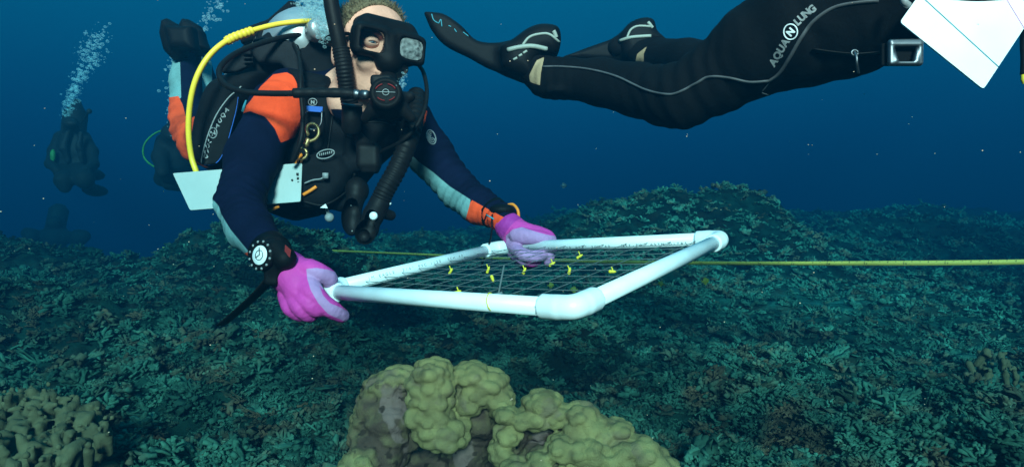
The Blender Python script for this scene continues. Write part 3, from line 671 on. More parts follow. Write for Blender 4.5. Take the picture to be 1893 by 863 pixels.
# hoses ------------------------------------------------------------
mb = MB(); mb.hose([P(592, 66, 1.62), P(545, 66, 1.58), P(490, 78, 1.52), P(440, 97, 1.46), P(412, 118, 1.42), P(405, 138, 1.40), P(418, 158, 1.38), P(450, 170, 1.36), P(500, 173, 1.35), P(548, 173, 1.34)], .0062)
h1 = mb.build('breathing_hose', M['hose'], diver)
mb = MB(); mb.hose([P(543, 172.5, 1.34), P(580, 172, 1.338), P(620, 172, 1.335), P(655, 174, 1.333)], .0100, ribs=5, amp=.04); mb.build('hose_sleeve', M['hose'], h1)
mb = MB(); mb.hose([P(602, 39, 1.60), P(560, 40, 1.58), P(515, 45, 1.56), P(470, 56, 1.53), P(430, 70, 1.50), P(398, 92, 1.48), P(374, 122, 1.47), P(358, 160, 1.47), P(350, 205, 1.48), P(349, 250, 1.49), P(354, 290, 1.50), P(363, 318, 1.50), P(372, 345, 1.51)], .0062)
yh = mb.build('yellow_hose', M['yellow'], diver)
mb = MB(); mb.hose([P(466, 57.5, 1.528), P(450, 63, 1.515), P(432, 69.5, 1.502), P(418, 77, 1.493)], .0098, ribs=7, amp=.07); mb.build('hose_sleeve', M['yellow'], yh)
mb = MB(); mb.hose([P(772, 118, 1.50), P(783, 135, 1.47), P(789, 168, 1.43), P(784, 205, 1.39), P(765, 240, 1.37), P(738, 264, 1.38), P(712, 277, 1.42), P(690, 290, 1.46)], .0045); mb.build('low_pressure_hose', M['hose'], diver)
mb = MB(); mb.hose([P(542, 82, 1.57), P(552, 100, 1.52), P(556, 135, 1.46), P(556, 168, 1.44), P(560, 215, 1.44), P(556, 260, 1.43), P(540, 300, 1.44)], .0050); mb.build('gauge_hose', M['hose'], diver)

# inflator hose with its mouthpiece ------------------------------------
mb = MB(); mb.hose([P(770, 175, 1.50), P(767, 215, 1.44), P(755, 262, 1.40), P(734, 312, 1.38), P(712, 352, 1.37), P(700, 378, 1.37)], .0200, 16, ribs=26, amp=.045)
inf = mb.build('inflator_hose', M['hose'], diver)
S = Sculpt(P(640, 460, 1.37) - .03, P(730, 350, 1.37) + .04, .0024); S.chain([P(702, 374, 1.37), P(690, 398, 1.36), P(680, 424, 1.355)], [.021, .021, .019], .006); S.cone(P(700, 392, 1.37), P(722, 398, 1.39), .012, .011, .006)
S.cone(P(680, 424, 1.355), P(672, 435, 1.33), .0215, .0215, .006); S.cone(P(672, 435, 1.34), P(668, 437, 1.30), .013, .013, .002, 'cut')
qv, qf = S.mesh(); ih = link('inflator_valve', qv, qf, M['hose'], inf)
for x, y, d, r in ((690, 399, 1.332, .0082), (720, 376, 1.372, .0035)):
    mb = MB(); mb.lathe(P(x, y, d), (-.05, -1, 0), [(-.006, r), (0, r), (.002, r * .8)], 16); mb.build('button', M['white'], ih)

# tank and first stage -------------------------------------------------
TA = P(560, 66, 1.66); TB = P(455, 150, 2.20); td = nrm(TB - TA); tank = thing('air_tank', None, None, TA); setparent(tank, diver)
TA = TA + np.array([0, 0, -.015])
mb = MB(); R_ = .085; mb.lathe(TA, td, [(-.075, .02), (-.07, .035), (-.05, .062), (-.02, .080), (.02, R_), (.55, R_), (.60, .07), (.62, .02)], 36); mb.build('cylinder', M['tank'], tank)
mb = MB(); mb.lathe(TA - td * .07, -td, [(0, .018), (.03, .018), (.032, .026), (.07, .026), (.075, .018)], 18); mb.lathe(TA - td * .12 + [.02, 0, 0], (1, .1, -.25), [(-.02, .016), (-.01, .022), (.05, .022), (.055, .014)], 18); mb.build('valve', M['tank'], tank)
for s0, w in ((.09, .026), (.30, .024)):
    mb = MB(); mb.lathe(TA + td * s0, td, [(-w, R_ + .001), (-w, R_ + .005), (w, R_ + .005), (w, R_ + .001)], 36); mb.build('tank_band', M['nylon'], tank)

# buoyancy vest ----------------------------------------------------------
vest = thing('buoyancy_vest', None, None, P(520, 300, 1.7)); setparent(vest, diver)
S = Sculpt([-.85, 1.30, .82], [.0, 2.35, 1.62], .0046)
S.poly([(505, 68), (560, 62), (625, 70), (640, 140), (615, 215), (560, 150), (535, 132), (500, 150), (470, 150), (470, 95)], 1.66, .13, .035, k=.02)         # back plate and shoulder
S.poly([(445, 60), (500, 40), (540, 5), (560, 10), (530, 45), (480, 78), (452, 85)], 1.78, .06, .015, k=.015)
S.poly(smoothpoly([(372, 300), (368, 268), (378, 215), (398, 165), (436, 142), (478, 135), (505, 148), (492, 178), (468, 205), (448, 250), (432, 300), (404, 316)]), 1.64, .17, .055, k=.02)  # big side lobe
S.poly([(545, 135), (618, 150), (640, 215), (690, 225), (745, 232), (735, 268), (700, 300), (668, 338), (650, 352), (640, 330), (620, 345), (575, 355), (520, 330), (530, 280), (552, 250), (560, 205)], 1.60, .17, .04, k=.02)
S.poly([(555, 285), (640, 292), (655, 320), (645, 350), (612, 385), (560, 388), (548, 350)], 1.52, .10, .028, k=.015)             # chest pocket
S.poly([(590, 352), (655, 330), (650, 385), (630, 392), (612, 380), (596, 398), (585, 388)], 1.55, .07, .02, k=.015)
S.poly([(660, 225), (735, 222), (700, 262), (692, 318), (640, 320), (640, 250)], 1.52, .06, .018, k=.012)
S.poly([(480, 370), (560, 362), (600, 372), (590, 398), (545, 408), (500, 392)], 1.66, .08, .025, k=.015)
S.poly([(550, 150), (604, 156), (612, 200), (606, 290), (570, 290), (556, 240)], 1.515, .035, .012, k=.008)                   # shoulder strap
S.poly([(760, 168), (778, 172), (776, 215), (745, 262), (725, 262), (748, 215)], 1.56, .03, .010, k=.008)
wv, wf = S.mesh(); wv = wv + (fbm(wv * 22, 3) * .010)[:, None] * np.array([.4, 1, .4]); link('shell', wv, wf, M['nylon'], vest); vestS = Surf(wv, wf)
def trim(name, pts, r, m, par, surf=vestS, off=.001, flat=1.):
    q = surf.line(pts, off)
    if len(q) < 3: return
    b_ = MB(); b_.tube(q, r, 6, flat=flat); return b_.build(name, m, par)
# logo panel on the side lobe: a dark leaf edged in grey
S = Sculpt(P(360, 330, 1.6) - .05, P(480, 150, 1.5) + .08, .003); S.poly(smoothpoly([(374, 306), (380, 270), (396, 225), (418, 190), (438, 170), (442, 190), (430, 230), (418, 275), (400, 302)]), 1.545, .022, .009, k=.003)
lv, lf = S.mesh(); lp = link('side_panel', lv, lf, M['black'], vest); leafS = Surf(np.vstack([lv, wv]), [tuple(q) for q in lf] + [tuple(np.array(q) + len(lv)) for q in wf])
trim('piping', [(374, 308), (374, 290), (383, 255), (399, 215), (420, 184), (437, 168), (446, 160)], .0016, M['print'], lp, Surf(np.vstack([lv, wv]), list(lf) + [tuple(np.array(q) + len(lv)) for q in wf]))
trim('edge_piping', [(378, 305), (400, 302), (416, 278), (428, 240), (437, 205), (441, 180)], .0010, M['blue'], lp, Surf(np.vstack([lv, wv]), list(lf) + [tuple(np.array(q) + len(lv)) for q in wf]))
mb = MB(); tx = [(421, 201), (416, 212), (411, 222), (405, 231)]
letters(mb, leafS, 'AQUA', lambda i: (*[(418.5, 203), (412, 213), (406.5, 223), (401, 232)][i], R(30), 8.4), .0012); mb.build('lettering', M['print'], lp, smooth=False); mb = MB()
letters(mb, leafS, 'LUNG', lambda i: (*[(387.5, 260.5), (383.5, 270), (381.5, 280), (380.5, 289)][i], R(22), 7.8), .0012)
if mb.n: mb.build('lettering', M['print'], lp, smooth=False)
mb = MB(); c_ = [leafS.hit(394 + 7.5 * math.cos(t), 246 + 9.5 * math.sin(t), .001) for t in np.linspace(0, 6.283, 25)]
if all(q is not None for q in c_): mb.tube(np.array(c_), .0013, 6); letters(mb, leafS, 'N', lambda i: (394, 246, R(20), 9), .0012); mb.build('emblem', M['print'], lp, smooth=False)
# grey side flap with three dark slots, clips, webbing
S = Sculpt(P(400, 150, 1.6) - .05, P(480, 80, 1.6) + .1, .003); S.poly([(415, 112), (438, 98), (465, 92), (468, 120), (440, 134), (412, 136)], 1.56, .02, .006, k=.003)
for y in (103, 111, 119): S.poly([(450, y - 2), (466, y - 3), (466, y + 2), (450, y + 2)], 1.55, .03, .002, k=.001, mode='cut')
av, af = S.mesh(); link('weight_flap', av, af, M['greynylon'], vest)
S = Sculpt(P(430, 140, 1.6) - .05, P(545, 60, 1.6) + .12, .004); S.poly([(470, 72), (520, 70), (552, 84), (560, 150), (540, 140), (520, 120), (480, 118), (466, 100)], 1.575, .03, .012, k=.004); av, af = S.mesh(); link('lumbar_pad', av, af, M['greynylon'], vest)
mb = MB(); mb.plate([P(566, 196, 1.478), P(597, 198, 1.478), P(596, 208, 1.478), P(567, 206, 1.478)], (0, 1, 0), .004); mb.build('blue_webbing', M['blue'], vest, smooth=False)
mb = MB(); mb.tube(spline([P(569, 205, 1.473), P(562, 216, 1.47), P(561, 228, 1.468), P(567, 236, 1.466), P(578, 240, 1.466), P(588, 236, 1.466), P(594, 226, 1.468), P(595, 206, 1.473)], 5), .0021, 8); mb.build('d_ring', M['silver'], vest)
mb = MB(); mb.tube([P(578 + 8 * math.cos(t), 189 + 6.5 * math.sin(t), 1.492) for t in np.linspace(0, 6.283, 21)], .0011, 6); letters(mb, None, 'N', lambda i: (578, 189, 0, 7), depth=1.490); mb.build('emblem', M['print'], vest)
mb = MB(); mb.tube([P(602 + 17 * math.cos(t) * .95 + 0, 285 + 8 * math.sin(t) - 3 * math.cos(t), 1.462) for t in np.linspace(0, 6.283, 29)], .0014, 6)
for i in range(7): mb.box(P(591 + i * 3.7, 286.5 - i * .8, 1.464), (.0011, .0008, .0028))
mb.build('oval_badge', M['print'], vest)
for a, b in (((585, 345), (561, 360)), ((516, 381), (480, 397))):
    mb = MB(); mb.hose([P(*a, 1.465), P((a[0] + b[0]) / 2, (a[1] + b[1]) / 2 + .5, 1.463), P(*b, 1.465)], .0038); mb.build('orange_pull', M['orange'], vest)
mb = MB(); mb.tube(spline([P(563, 339, 1.463), P(578, 333, 1.46), P(592, 331, 1.458), P(600, 327, 1.458)], 5), .0018, 7); mb.box(P(602, 325, 1.455), (.006, .004, .006)); mb.build('white_toggle', M['print'], vest)
mb = MB(); mb.ball(P(609, 402, 1.50), .0105, 16, 10); mb.tube([P(600, 375, 1.51), P(607, 396, 1.50)], .004, 6); mb.build('dump_knob', M['print'], vest)
mb = MB(); mb.plate([P(592, 384, 1.475), P(602, 377, 1.475), P(606, 385, 1.475)], (0, 1, 0), .003); mb.build('white_tab', M['white'], vest, smooth=False)
mb = MB(); mb.hose([P(437, 252, 1.50), P(430, 255, 1.49), P(426, 262, 1.49), P(430, 272, 1.50)], .0035); mb.build('pink_loop', M['pinkink'], vest)
mb = MB(); mb.tube(spline([P(454, 186, 1.52), P(451, 198, 1.515), P(449, 206, 1.515)], 4), [.0018] * 4 + [.003] * 4 + [.004], 7) if False else mb.tube([P(455, 186, 1.52), P(451, 197, 1.515), P(449, 207, 1.515)], [.002, .003, .004], 7); mb.build('blue_tip', M['cyanink'], vest)
for pts, r in (([(545, 152), (553, 190), (562, 240), (570, 290)], .0022), ([(612, 160), (614, 210), (608, 260), (600, 300)], .0022), ([(640, 250), (660, 262), (676, 285), (672, 318)], .003), ([(560, 372), (600, 378), (640, 352), (655, 320)], .003), ([(645, 235), (660, 232), (690, 226), (730, 230)], .0022)):
    trim('seam', pts, r, M['hose'], vest)
# black soft pouch and spare mouthpiece hanging under the chest
S = Sculpt(P(620, 450, 1.48) - .04, P(690, 320, 1.48) + .05, .003); S.ell(P(660, 352, 1.475), (.026, .028, .030), k=.012); S.ell(P(650, 402, 1.45), (.022, .024, .040), k=.010); S.ell(P(656, 375, 1.46), (.018, .02, .02), k=.012)
pv_, pf_ = S.mesh(); po_ = link('soft_pouch', pv_, pf_, M['hose'], diver); pS = Surf(pv_, pf_)
mb = MB(); mb.ball(pS.hit(651, 427, .0), .0018); mb.build('stud', M['print'], po_); mb = MB(); mb.ball(pS.hit(649, 380, .0), .0018); mb.build('stud', M['print'], po_)
S = Sculpt(P(650, 320, 1.45) - .04, P(710, 255, 1.45) + .05, .003); S.box(P(682, 290, 1.44), (.026, .02, .028), rnd=.012, k=.008); S.box(P(684, 312, 1.44), (.018, .015, .010), rnd=.006, k=.006); S.cone(P(672, 268, 1.45), P(660, 250, 1.48), .016, .012, .01)
ov, of_ = S.mesh(); link('spare_regulator', ov, of_, M['hose'], diver)

# watch, wrist computer, wrist strap --------------------------------------
WC = P(484, 472, 1.085); WN = nrm([-.42, -.88, .12]); we1 = nrm(np.cross(WN, [0.25, 0, 1])); we2 = np.cross(we1, WN)
wt = thing('watch', None, None, WC); setparent(wt, diver)
mb = MB(); mb.lathe(WC - WN * .010, WN, [(0, .021), (.004, .025), (.012, .025), (.015, .022), (.0145, .019), (.0142, .001)], 32); cs = mb.build('case', M['black'], wt)
mb = MB(); 
for i in range(12):
    t = 6.283 * i / 12; mb.ball(WC + WN * .004 + .0225 * (math.cos(t) * we1 + math.sin(t) * we2), .0023, 8, 6)
mb.build('bezel_stud', M['print'], cs)
mb = MB(); mb.lathe(WC + WN * .0045, WN, [(0, .016), (.0006, .0155), (.0008, .001)], 28); mb.build('dial', M['white'], cs)
mb = MB(); mb.tube([WC + WN * .006 + .008 * (math.cos(t) * we1 + math.sin(t) * we2) for t in np.linspace(0, 6.28, 20)], .0006, 5); mb.tube([WC + WN * .0062 - we1 * .001, WC + WN * .0062 + we2 * .012 + we1 * .004], .0008, 5); mb.tube([WC + WN * .0062, WC + WN * .0062 - we2 * .006 + we1 * .006], .0008, 5); mb.build('hands', M['ink'], cs)
wd = nrm(P(545, 515, 1.13) - RWp)
def cuff(c, ax, r, w, th, name, m, par, e=1.0):
    b_ = MB(); b_.lathe(c - ax * w, ax, [(0, r), (0, r + th), (2 * w, r + th * 1.0), (2 * w, r)], 28); return b_.build(name, m, par)
cuff(P(499, 464, 1.175), wd, .031, .012, .004, 'strap', M['black'], wt)
S = Sculpt(P(510, 480, 1.11) - .09, P(510, 480, 1.11) + .09, .0024); S.cone(P(507, 468, 1.12), P(520, 487, 1.11), .028, .028, .01); S.cone(P(512, 462, 1.095), P(527, 478, 1.085), .019, .018, .008); S.box(P(505, 502, 1.10), (.012, .014, .022), rnd=.006, k=.008)
cv_, cf_ = S.mesh(); dc = link('dive_computer', cv_, cf_, M['black'], diver)
mb = MB(); mb.plate([P(527, 452, 1.075), P(538, 462, 1.072), P(536, 476, 1.07), P(526, 466, 1.073)], (-.3, 1, 0), .002); mb.build('red_display_rim', M['redink'], dc, smooth=False)
mb = MB(); q = [P(512, 500, 1.10), P(480, 538, 1.12), P(448, 568, 1.15), P(410, 600, 1.18)]; mb.tube(spline(q, 5), .0135, 8, flat=.12); mb.build('loose_strap_end', M['hose'], dc)
lw = nrm(P(955, 425, 1.525) - LWp)
ls = cuff(P(912, 393, 1.57), lw, .034, .011, .003, 'wrist_strap', M['black'], diver)
mb = MB(); mb.hose([P(908, 396, 1.512), P(908, 425, 1.50), P(905, 448, 1.51), P(896, 472, 1.53)], .012, flat=.2) if False else mb.tube(spline([P(910, 398, 1.512), P(909, 425, 1.502), P(905, 448, 1.51), P(890, 492, 1.53)], 5), .0105, 8, flat=.2); mb.build('strap_tail', M['black'], ls)
mb = MB(); mb.tube([P(899, 397, 1.505), P(913, 405, 1.497)], .0018, 6); mb.build('cyan_mark', M['cyanink'], ls)
mb = MB(); mb.tube(spline([P(936, 380, 1.55), P(948, 378, 1.54), P(957, 388, 1.53), P(959, 402, 1.53)], 6), .0035, 8); mb.build('orange_loop', M['orange'], ls)
S = Sculpt(P(930, 390, 1.55) - .06, P(930, 390, 1.55) + .06, .003); S.ell(P(928, 388, 1.535), (.030, .026, .014), k=.006); cv_, cf_ = S.mesh(); link('gauge', cv_, cf_, M['black'], ls)

# fins ----------------------------------------------------------------
def fin(name, outline, d, th, parent, pocket, pd, m=M['black']):
    xs = np.array([P(a, b, d) for a, b in outline + pocket]); S = Sculpt(xs.min(0) - .1, xs.max(0) + .1, .0045)
    S.poly(outline, d, th, th * .45, k=.01); S.poly(pocket, pd, .09, .03, k=.02); v_, f_ = S.mesh(); return link(name, v_, f_, m, parent), Surf(v_, f_)
f1, _ = fin('fin', [(302, 40), (312, 36), (330, 46), (345, 62), (345, 105), (322, 112), (306, 95), (298, 65)], 2.66, .10, diver, [(310, 52), (360, 52), (366, 95), (320, 92)], 2.62)
mb = MB(); mb.ball(P(318, 72, 2.60), .012, 14, 10, rad=(.012, .008, .026)); mb.build('pink_sole', M['pinkink'], f1)
f2, _ = fin('fin', [(334, 48), (340, 36), (352, 38), (372, 50), (374, 72), (388, 92), (372, 98), (352, 118), (340, 100)], 2.80, .09, diver, [(340, 52), (376, 60), (384, 92), (350, 100)], 2.80)
mb = MB(); mb.ball(P(355, 92, 2.72), .006, 10, 8, rad=(.010, .006, .012)); mb.build('pink_sole', M['pinkink'], f2)

# gloves ---------------------------------------------------------------
def glove(parts, palm_fn, cuffc, name='glove', h=.0017):
    a = np.vstack([np.array(p[0]) for p in parts]); S = Sculpt(a.min(0) - .05, a.max(0) + .05, h)
    for pts, rad, k in parts: S.chain(pts, rad, k, smooth=4)
    v_, f_ = S.mesh(); pal, cf = palm_fn(v_); gn = normals(v_, f_); kn = [(np.array(p[0][i_]), np.array(p[0][i_ + 1]) - np.array(p[0][i_ - 1]), .012, 520, .00035) for p in parts[2:-1] for i_ in range(1, len(p[0]) - 1)]
    c0_ = np.array(parts[0][0][0]); v_ = v_ + gn * (folds(v_, kn + [(c0_, np.array(parts[0][0][1]) - c0_, .025, 520, .0008)]) + .0042 * fbm(v_ * 42, 3))[:, None]; return link(name, v_, f_, M['glove'], diver, attrs={'palm': pal, 'cuff': cf})
D = 1.115
Rg = [([P(533, 504, 1.135), P(543, 512, 1.128), P(558, 528, 1.115)], [.033, .032, .031], .01),          # wrist and palm
      ([P(540, 508, 1.11), P(558, 540, 1.105), P(548, 562, 1.11)], [.026, .027, .022], .012),            # back of the hand
      ([P(550, 498, 1.115), P(572, 499, 1.105), P(590, 503, 1.105), P(606, 512, 1.115), P(610, 522, 1.125)], [.020, .0165, .0140, .0130, .0115], .008),      # thumb over the pipe
      ([P(562, 520, 1.105), P(580, 545, 1.085), P(602, 565, 1.088), P(620, 577, 1.10), P(634, 584, 1.115)], [.021, .0165, .0135, .0125, .0105], .006),       # index pointing along it
      ([P(556, 540, 1.10), P(572, 562, 1.080), P(588, 572, 1.09), P(596, 566, 1.115), P(588, 556, 1.135)], [.019, .0145, .0128, .0115, .010], .002),           # curled fingers
      ([P(545, 545, 1.105), P(556, 570, 1.083), P(572, 582, 1.095), P(580, 576, 1.12), P(574, 566, 1.14)], [.018, .0135, .0120, .011, .010], .002),
      ([P(532, 545, 1.115), P(536, 568, 1.095), P(552, 582, 1.105), P(560, 578, 1.13), P(556, 570, 1.145)], [.017, .0125, .0112, .010, .009], .002),
      ([P(531, 501, 1.138), P(538, 507, 1.133)], [.0355, .0330], .004)]
def rpalm(v_):
    a_ = pattr(v_, [(566, 497), (585, 495), (604, 498), (630, 505), (630, 530), (596, 535), (590, 527), (597, 545), (610, 560), (650, 578), (650, 600), (606, 580), (588, 560), (574, 535), (568, 515)], 1.1)
    return a_, .012 - np.linalg.norm(np.cross(v_ - P(507, 500, 1.138), nrm(P(530, 512, 1.128) - P(507, 500, 1.138))) * 0, axis=1) - np.abs((v_ - P(527, 498, 1.138)) @ nrm(P(558, 528, 1.115) - P(531, 501, 1.138)))
glove(Rg, rpalm, None)
Lg = [([P(944, 420, 1.53), P(956, 427, 1.525), P(972, 434, 1.515)], [.027, .027, .022], .01),
      ([P(960, 429, 1.51), P(985, 431, 1.505), P(1006, 437, 1.49)], [.022, .018, .014], .012),
      ([P(958, 436, 1.50), P(975, 438, 1.485), P(998, 440, 1.475), P(1014, 442, 1.478)], [.020, .0165, .0150, .0120], .006),            # thumb along the top
      ([P(990, 432, 1.50), P(1008, 436, 1.49), P(1018, 446, 1.485), P(1018, 466, 1.475), P(1013, 484, 1.48)], [.017, .0145, .0125, .0115, .0095], .006),
      ([P(945, 440, 1.535), P(952, 458, 1.50), P(966, 470, 1.46), P(990, 474, 1.455), P(1006, 470, 1.47)], [.018, .0145, .0135, .0125, .011], .0045),
      ([P(942, 445, 1.54), P(950, 466, 1.52), P(964, 478, 1.475), P(984, 482, 1.472), P(994, 480, 1.485)], [.017, .0135, .0125, .0120, .010], .0045),
      ([P(940, 445, 1.55), P(952, 472, 1.54), P(968, 486, 1.50), P(984, 488, 1.49)], [.015, .012, .011, .0095], .0045),
      ([P(940, 418, 1.533), P(947, 423, 1.529)], [.0315, .0295], .004)]
def lpalm(v_):
    a_ = pattr(v_, [(935, 436), (948, 424), (965, 420), (985, 427), (1005, 432), (1040, 440), (1040, 500), (1000, 484), (975, 483), (962, 500), (935, 480)], 1.5)
    ax = nrm(P(950, 424, 1.525) - P(930, 406, 1.535)); return a_, .014 - np.abs((v_ - P(940, 418, 1.533)) @ ax)
glove(Lg, lpalm, None)
# pale round badge on the far upper arm
mb = MB()
def bd(t, k): a_, b_ = 8.5 * k * math.cos(t), 13 * k * math.sin(t); return bodyS.hit(797 + a_ * .92 - b_ * -.25, 254 + b_, .0012)
pr_ = [bd(t, 1) for t in np.linspace(0, 6.283, 25)]
if all(q is not None for q in pr_):
    mb.tube(np.array(pr_), .0016, 6)
    for k in (.72, .45, .2):
        pp = [bd(t, k) for t in np.linspace(.3, 5.2, 14)]
        if all(q is not None for q in pp): mb.tube(np.array(pp), .0013, 5)
    mb.build('round_badge', M['print'], diver)
# ================================================================== the white square frame with its strings
QA, QB, QC, QD = P(592, 538, 1.15), P(1062, 570, .835), P(1337, 441, 1.22), P(921, 458, 1.545)
frame = thing('quadrat_frame', 'white plastic pipe square strung with grey cords, held in two pink gloves', 'frame', (QA + QB + QC + QD) / 4)
PR = .0125
for a, b in ((QA, QB), (QB, QC), (QC, QD), (QD, QA)):
    u = nrm(b - a); mb = MB(); mb.tube([a + u * .022, b - u * .022], PR, 24); mb.build('pipe', M['pipe'], frame)
QN = nrm(np.cross(QB - QA, QD - QA))
if QN[2] < 0: QN = -QN
for q, (p0, p1) in ((QA, (QB, QD)), (QB, (QA, QC)), (QC, (QB, QD)), (QD, (QA, QC))):
    u0, u1 = nrm(p0 - q), nrm(p1 - q); S = Sculpt(q - .09, q + .09, .0024)
    S.chain(spline([q + u0 * .030, q + (u0 + u1) * .006, q + u1 * .030], 8), [.0153] * 17, .002)
    for u in (u0, u1): S.cone(q + u * .026, q + u * .052, .0163, .0163, .0015)
    def cutend(w, o_):
        return lambda g_: o_ - ((g_ - q) @ w)
    for u in (u0, u1):
        uu = u; S.op(q + uu * .05 - .03, q + uu * .09 + .03, (lambda w: (lambda g_: .050 - ((g_ - q) @ w)))(uu), .0008, 'cut')
    v_, f_ = S.mesh(); link('elbow_joint', v_, f_, M['pipe'], frame)
# printed lettering on the two far pipes
def pipetext(a, b, s0, ch, n, text=None, h=.006, roll=.25):
    u = nrm(b - a); view = nrm((a + b) / 2 - np.array([0, 0, CZ])); side = nrm(np.cross(u, view)); side = side if side[2] > 0 else -side; nn = nrm(np.cross(u, side)); nn = nn if nn @ view < 0 else -nn
    mb = MB(); s_ = s0
    for c in ch:
        if c != ' ':
            v_, f_ = glyph(c, False); mb.add([a + u * (s_ + p[0] * h * (1.3)) + side * math.sin(roll + (p[1] - .35) * h / PR) * (PR + .0006) + nn * math.cos(roll + (p[1] - .35) * h / PR) * (PR + .0006) for p in v_], f_)
        s_ += h * 1.15
    mb.build('printed_lettering', M['greyink'], frame, smooth=False)
pipetext(QA, QD, .10, 'JM EAGLE  3/4" PVC 1120  SCH 40', 0, h=.0075, roll=.15)
pipetext(QD, QC, .15, 'PVC 1120 3/4" SCH 40   NSF-PW  ASTM D1785', 0, h=.0068, roll=-.45)
# strings
def edgept(a, b, t): return a + (b - a) * t
NS = 10
def string(a, b):
    k = 7; pts = [a + (b - a) * t - np.array([0, 0, 1]) * .0015 * math.sin(math.pi * t) for t in np.linspace(0, 1, k)]
    mb = MB(); u = nrm(b - a); mb.tube(pts, .0006, 5)
    return mb
for i in range(NS):
    t = (i + 1) / (NS + 1); j = .004 * math.sin(i * 2.3)
    string(edgept(QA, QB, t), edgept(QD, QC, t + j)).build('string', M['string'], frame); string(edgept(QA, QD, t), edgept(QB, QC, t - j)).build('string', M['string'], frame)
def planept(px, py):
    d = nrm(P(px, py, 1) - np.array([0, 0, CZ])); o_ = np.array([0, 0, CZ]); c_ = (QA + QC) / 2 * .5 + (QB + QD) / 4
    n_ = nrm(np.cross(QC - QA, QD - QB)); t = ((c_ - o_) @ n_) / (d @ n_); return o_ + d * t
for x, y, a in ((834, 500, .5), (903, 497, .35), (911, 517, 2.8), (970, 499, .4), (1022, 487, 1.0), (1053, 499, .2), (1073, 473, 1.0), (1134, 502, 1.6), (848, 539, 1.2)):
    p_ = planept(x, y); sz = p_[1]; mb = MB(); d = np.array([math.sin(a), 0, math.cos(a)]); mb.tube([p_ + d * .004 * sz, p_ + d * .001, p_ - d * .0055 * sz], [.0010, .0023, .0028], 8); mb.ball(p_ - d * .005 * sz, .0029, 8, 6); mb.tube([p_, p_ + np.array([-.4, .2, 1]) * .007 * sz], .0011, 5)
    mb.build('yellow_cord_knot', M['tag'], frame)
mb = MB(); a_ = planept(921, 546); mb.tube([a_, a_ + np.array([.008, .02, .042])], .0014, 6); mb.tube([a_ - [.01, 0, 0], a_ + [.006, 0, .004]], .002, 6); mb.build('cord_knot', M['string'], frame)
for q, w, r in ((edgept(QA, QB, .735), nrm(QB - QA), PR + .0012),):
    mb = MB(); mb.tube([q + w * .004 * t + (QN * math.cos(t) + np.cross(w, QN) * math.sin(t)) * r for t in np.linspace(-1.2, 2.2, 9)], .0008, 5); mb.build('rubber_band', M['tag'], frame)

# ================================================================== writing slates
def slatebox(name, corners, th, m, label, cat='slate', bev=.004):
    c = [np.array(q) for q in corners]; n_ = nrm(np.cross(c[1] - c[0], c[2] - c[1])); out = []
    for i in range(len(c)):
        p, q, r_ = c[i - 1], c[i], c[(i + 1) % len(c)]; u1, u2 = nrm(p - q), nrm(r_ - q)
        for t in np.linspace(0, 1, 4): out.append(q + u1 * bev * (1 - t) ** 2 + u2 * bev * t ** 2)
    s_ = thing(name, label, cat, sum(c) / len(c)); mb = MB(); mb.plate(out, n_, th); mb.build('board', m, s_, smooth=False); return s_, n_
sl, n_ = slatebox('writing_slate', [P(320, 321, 1.50), P(352, 389, 1.46), P(556, 373, 1.448), P(559, 302, 1.468)], .003, M['slate'], 'pale grey-green writing slate hanging behind the bent arm of the diver in pink gloves')
for a, b in (((414, 316), (432, 384)), ((480, 336), (496, 374))): mb = MB(); mb.tube([P(*a, 1.477), P(*b, 1.449)], .0008, 5); mb.build('red_line', M['redink'], sl)
mb = MB()
for x, y in ((540, 333), (540, 351)): mb.ball(P(x, y, 1.457), .0024, 8, 6)
for x, y in ((550, 322), (551, 330), (552, 338), (551, 345)): mb.box(P(x, y, 1.459), (.0022, .002, .0026))
mb.build('punched_hole', M['ink'], sl)
s2, n_ = slatebox('backing_slate', [P(490, 318, 1.56), P(496, 366, 1.53), P(545, 345, 1.53), P(542, 290, 1.56)], .003, M['slate'], 'grey back board tucked behind the pale slate below the bronze clip')
# bronze bolt snap with its orange cord
bs = thing('bolt_snap', 'bronze bolt snap hung from the steel ring on the chest, orange cord knotted below', 'clip', P(570, 260, 1.455))
mb = MB(); mb.tube(spline([P(570, 250, 1.455), P(567, 240, 1.455), P(570, 232, 1.455), P(579, 229, 1.455), P(588, 236, 1.455), P(589, 248, 1.455), P(583, 257, 1.455), P(572, 262, 1.455)], 6), .0036, 10); mb.build('hook', M['brass'], bs)
mb = MB(); mb.lathe(P(571, 256, 1.455), P(563, 274, 1.455) - P(571, 256, 1.455), [(0, .0045), (.004, .0062), (.010, .0050), (.014, .0068), (.020, .0045)], 14); mb.tube([P(569, 252, 1.452), P(566, 238, 1.452)], .0024, 8); mb.build('barrel', M['brass'], bs)
mb = MB(); mb.tube([P(558 + 9.5 * math.cos(t), 284 + 9.5 * math.sin(t), 1.456) for t in np.linspace(0, 6.283, 25)], .0032, 10); mb.build('swivel_ring', M['brass'], bs)
mb = MB(); mb.hose([P(556, 284, 1.45), P(553, 291, 1.447), P(550, 298, 1.475), P(545, 306, 1.485)], .0028); mb.hose([P(556, 284, 1.452), P(558, 296, 1.46), P(554, 305, 1.49)], .0024); mb.ball(P(555, 287, 1.447), .0055, 10, 8); mb.build('orange_cord', M['orange'], bs)

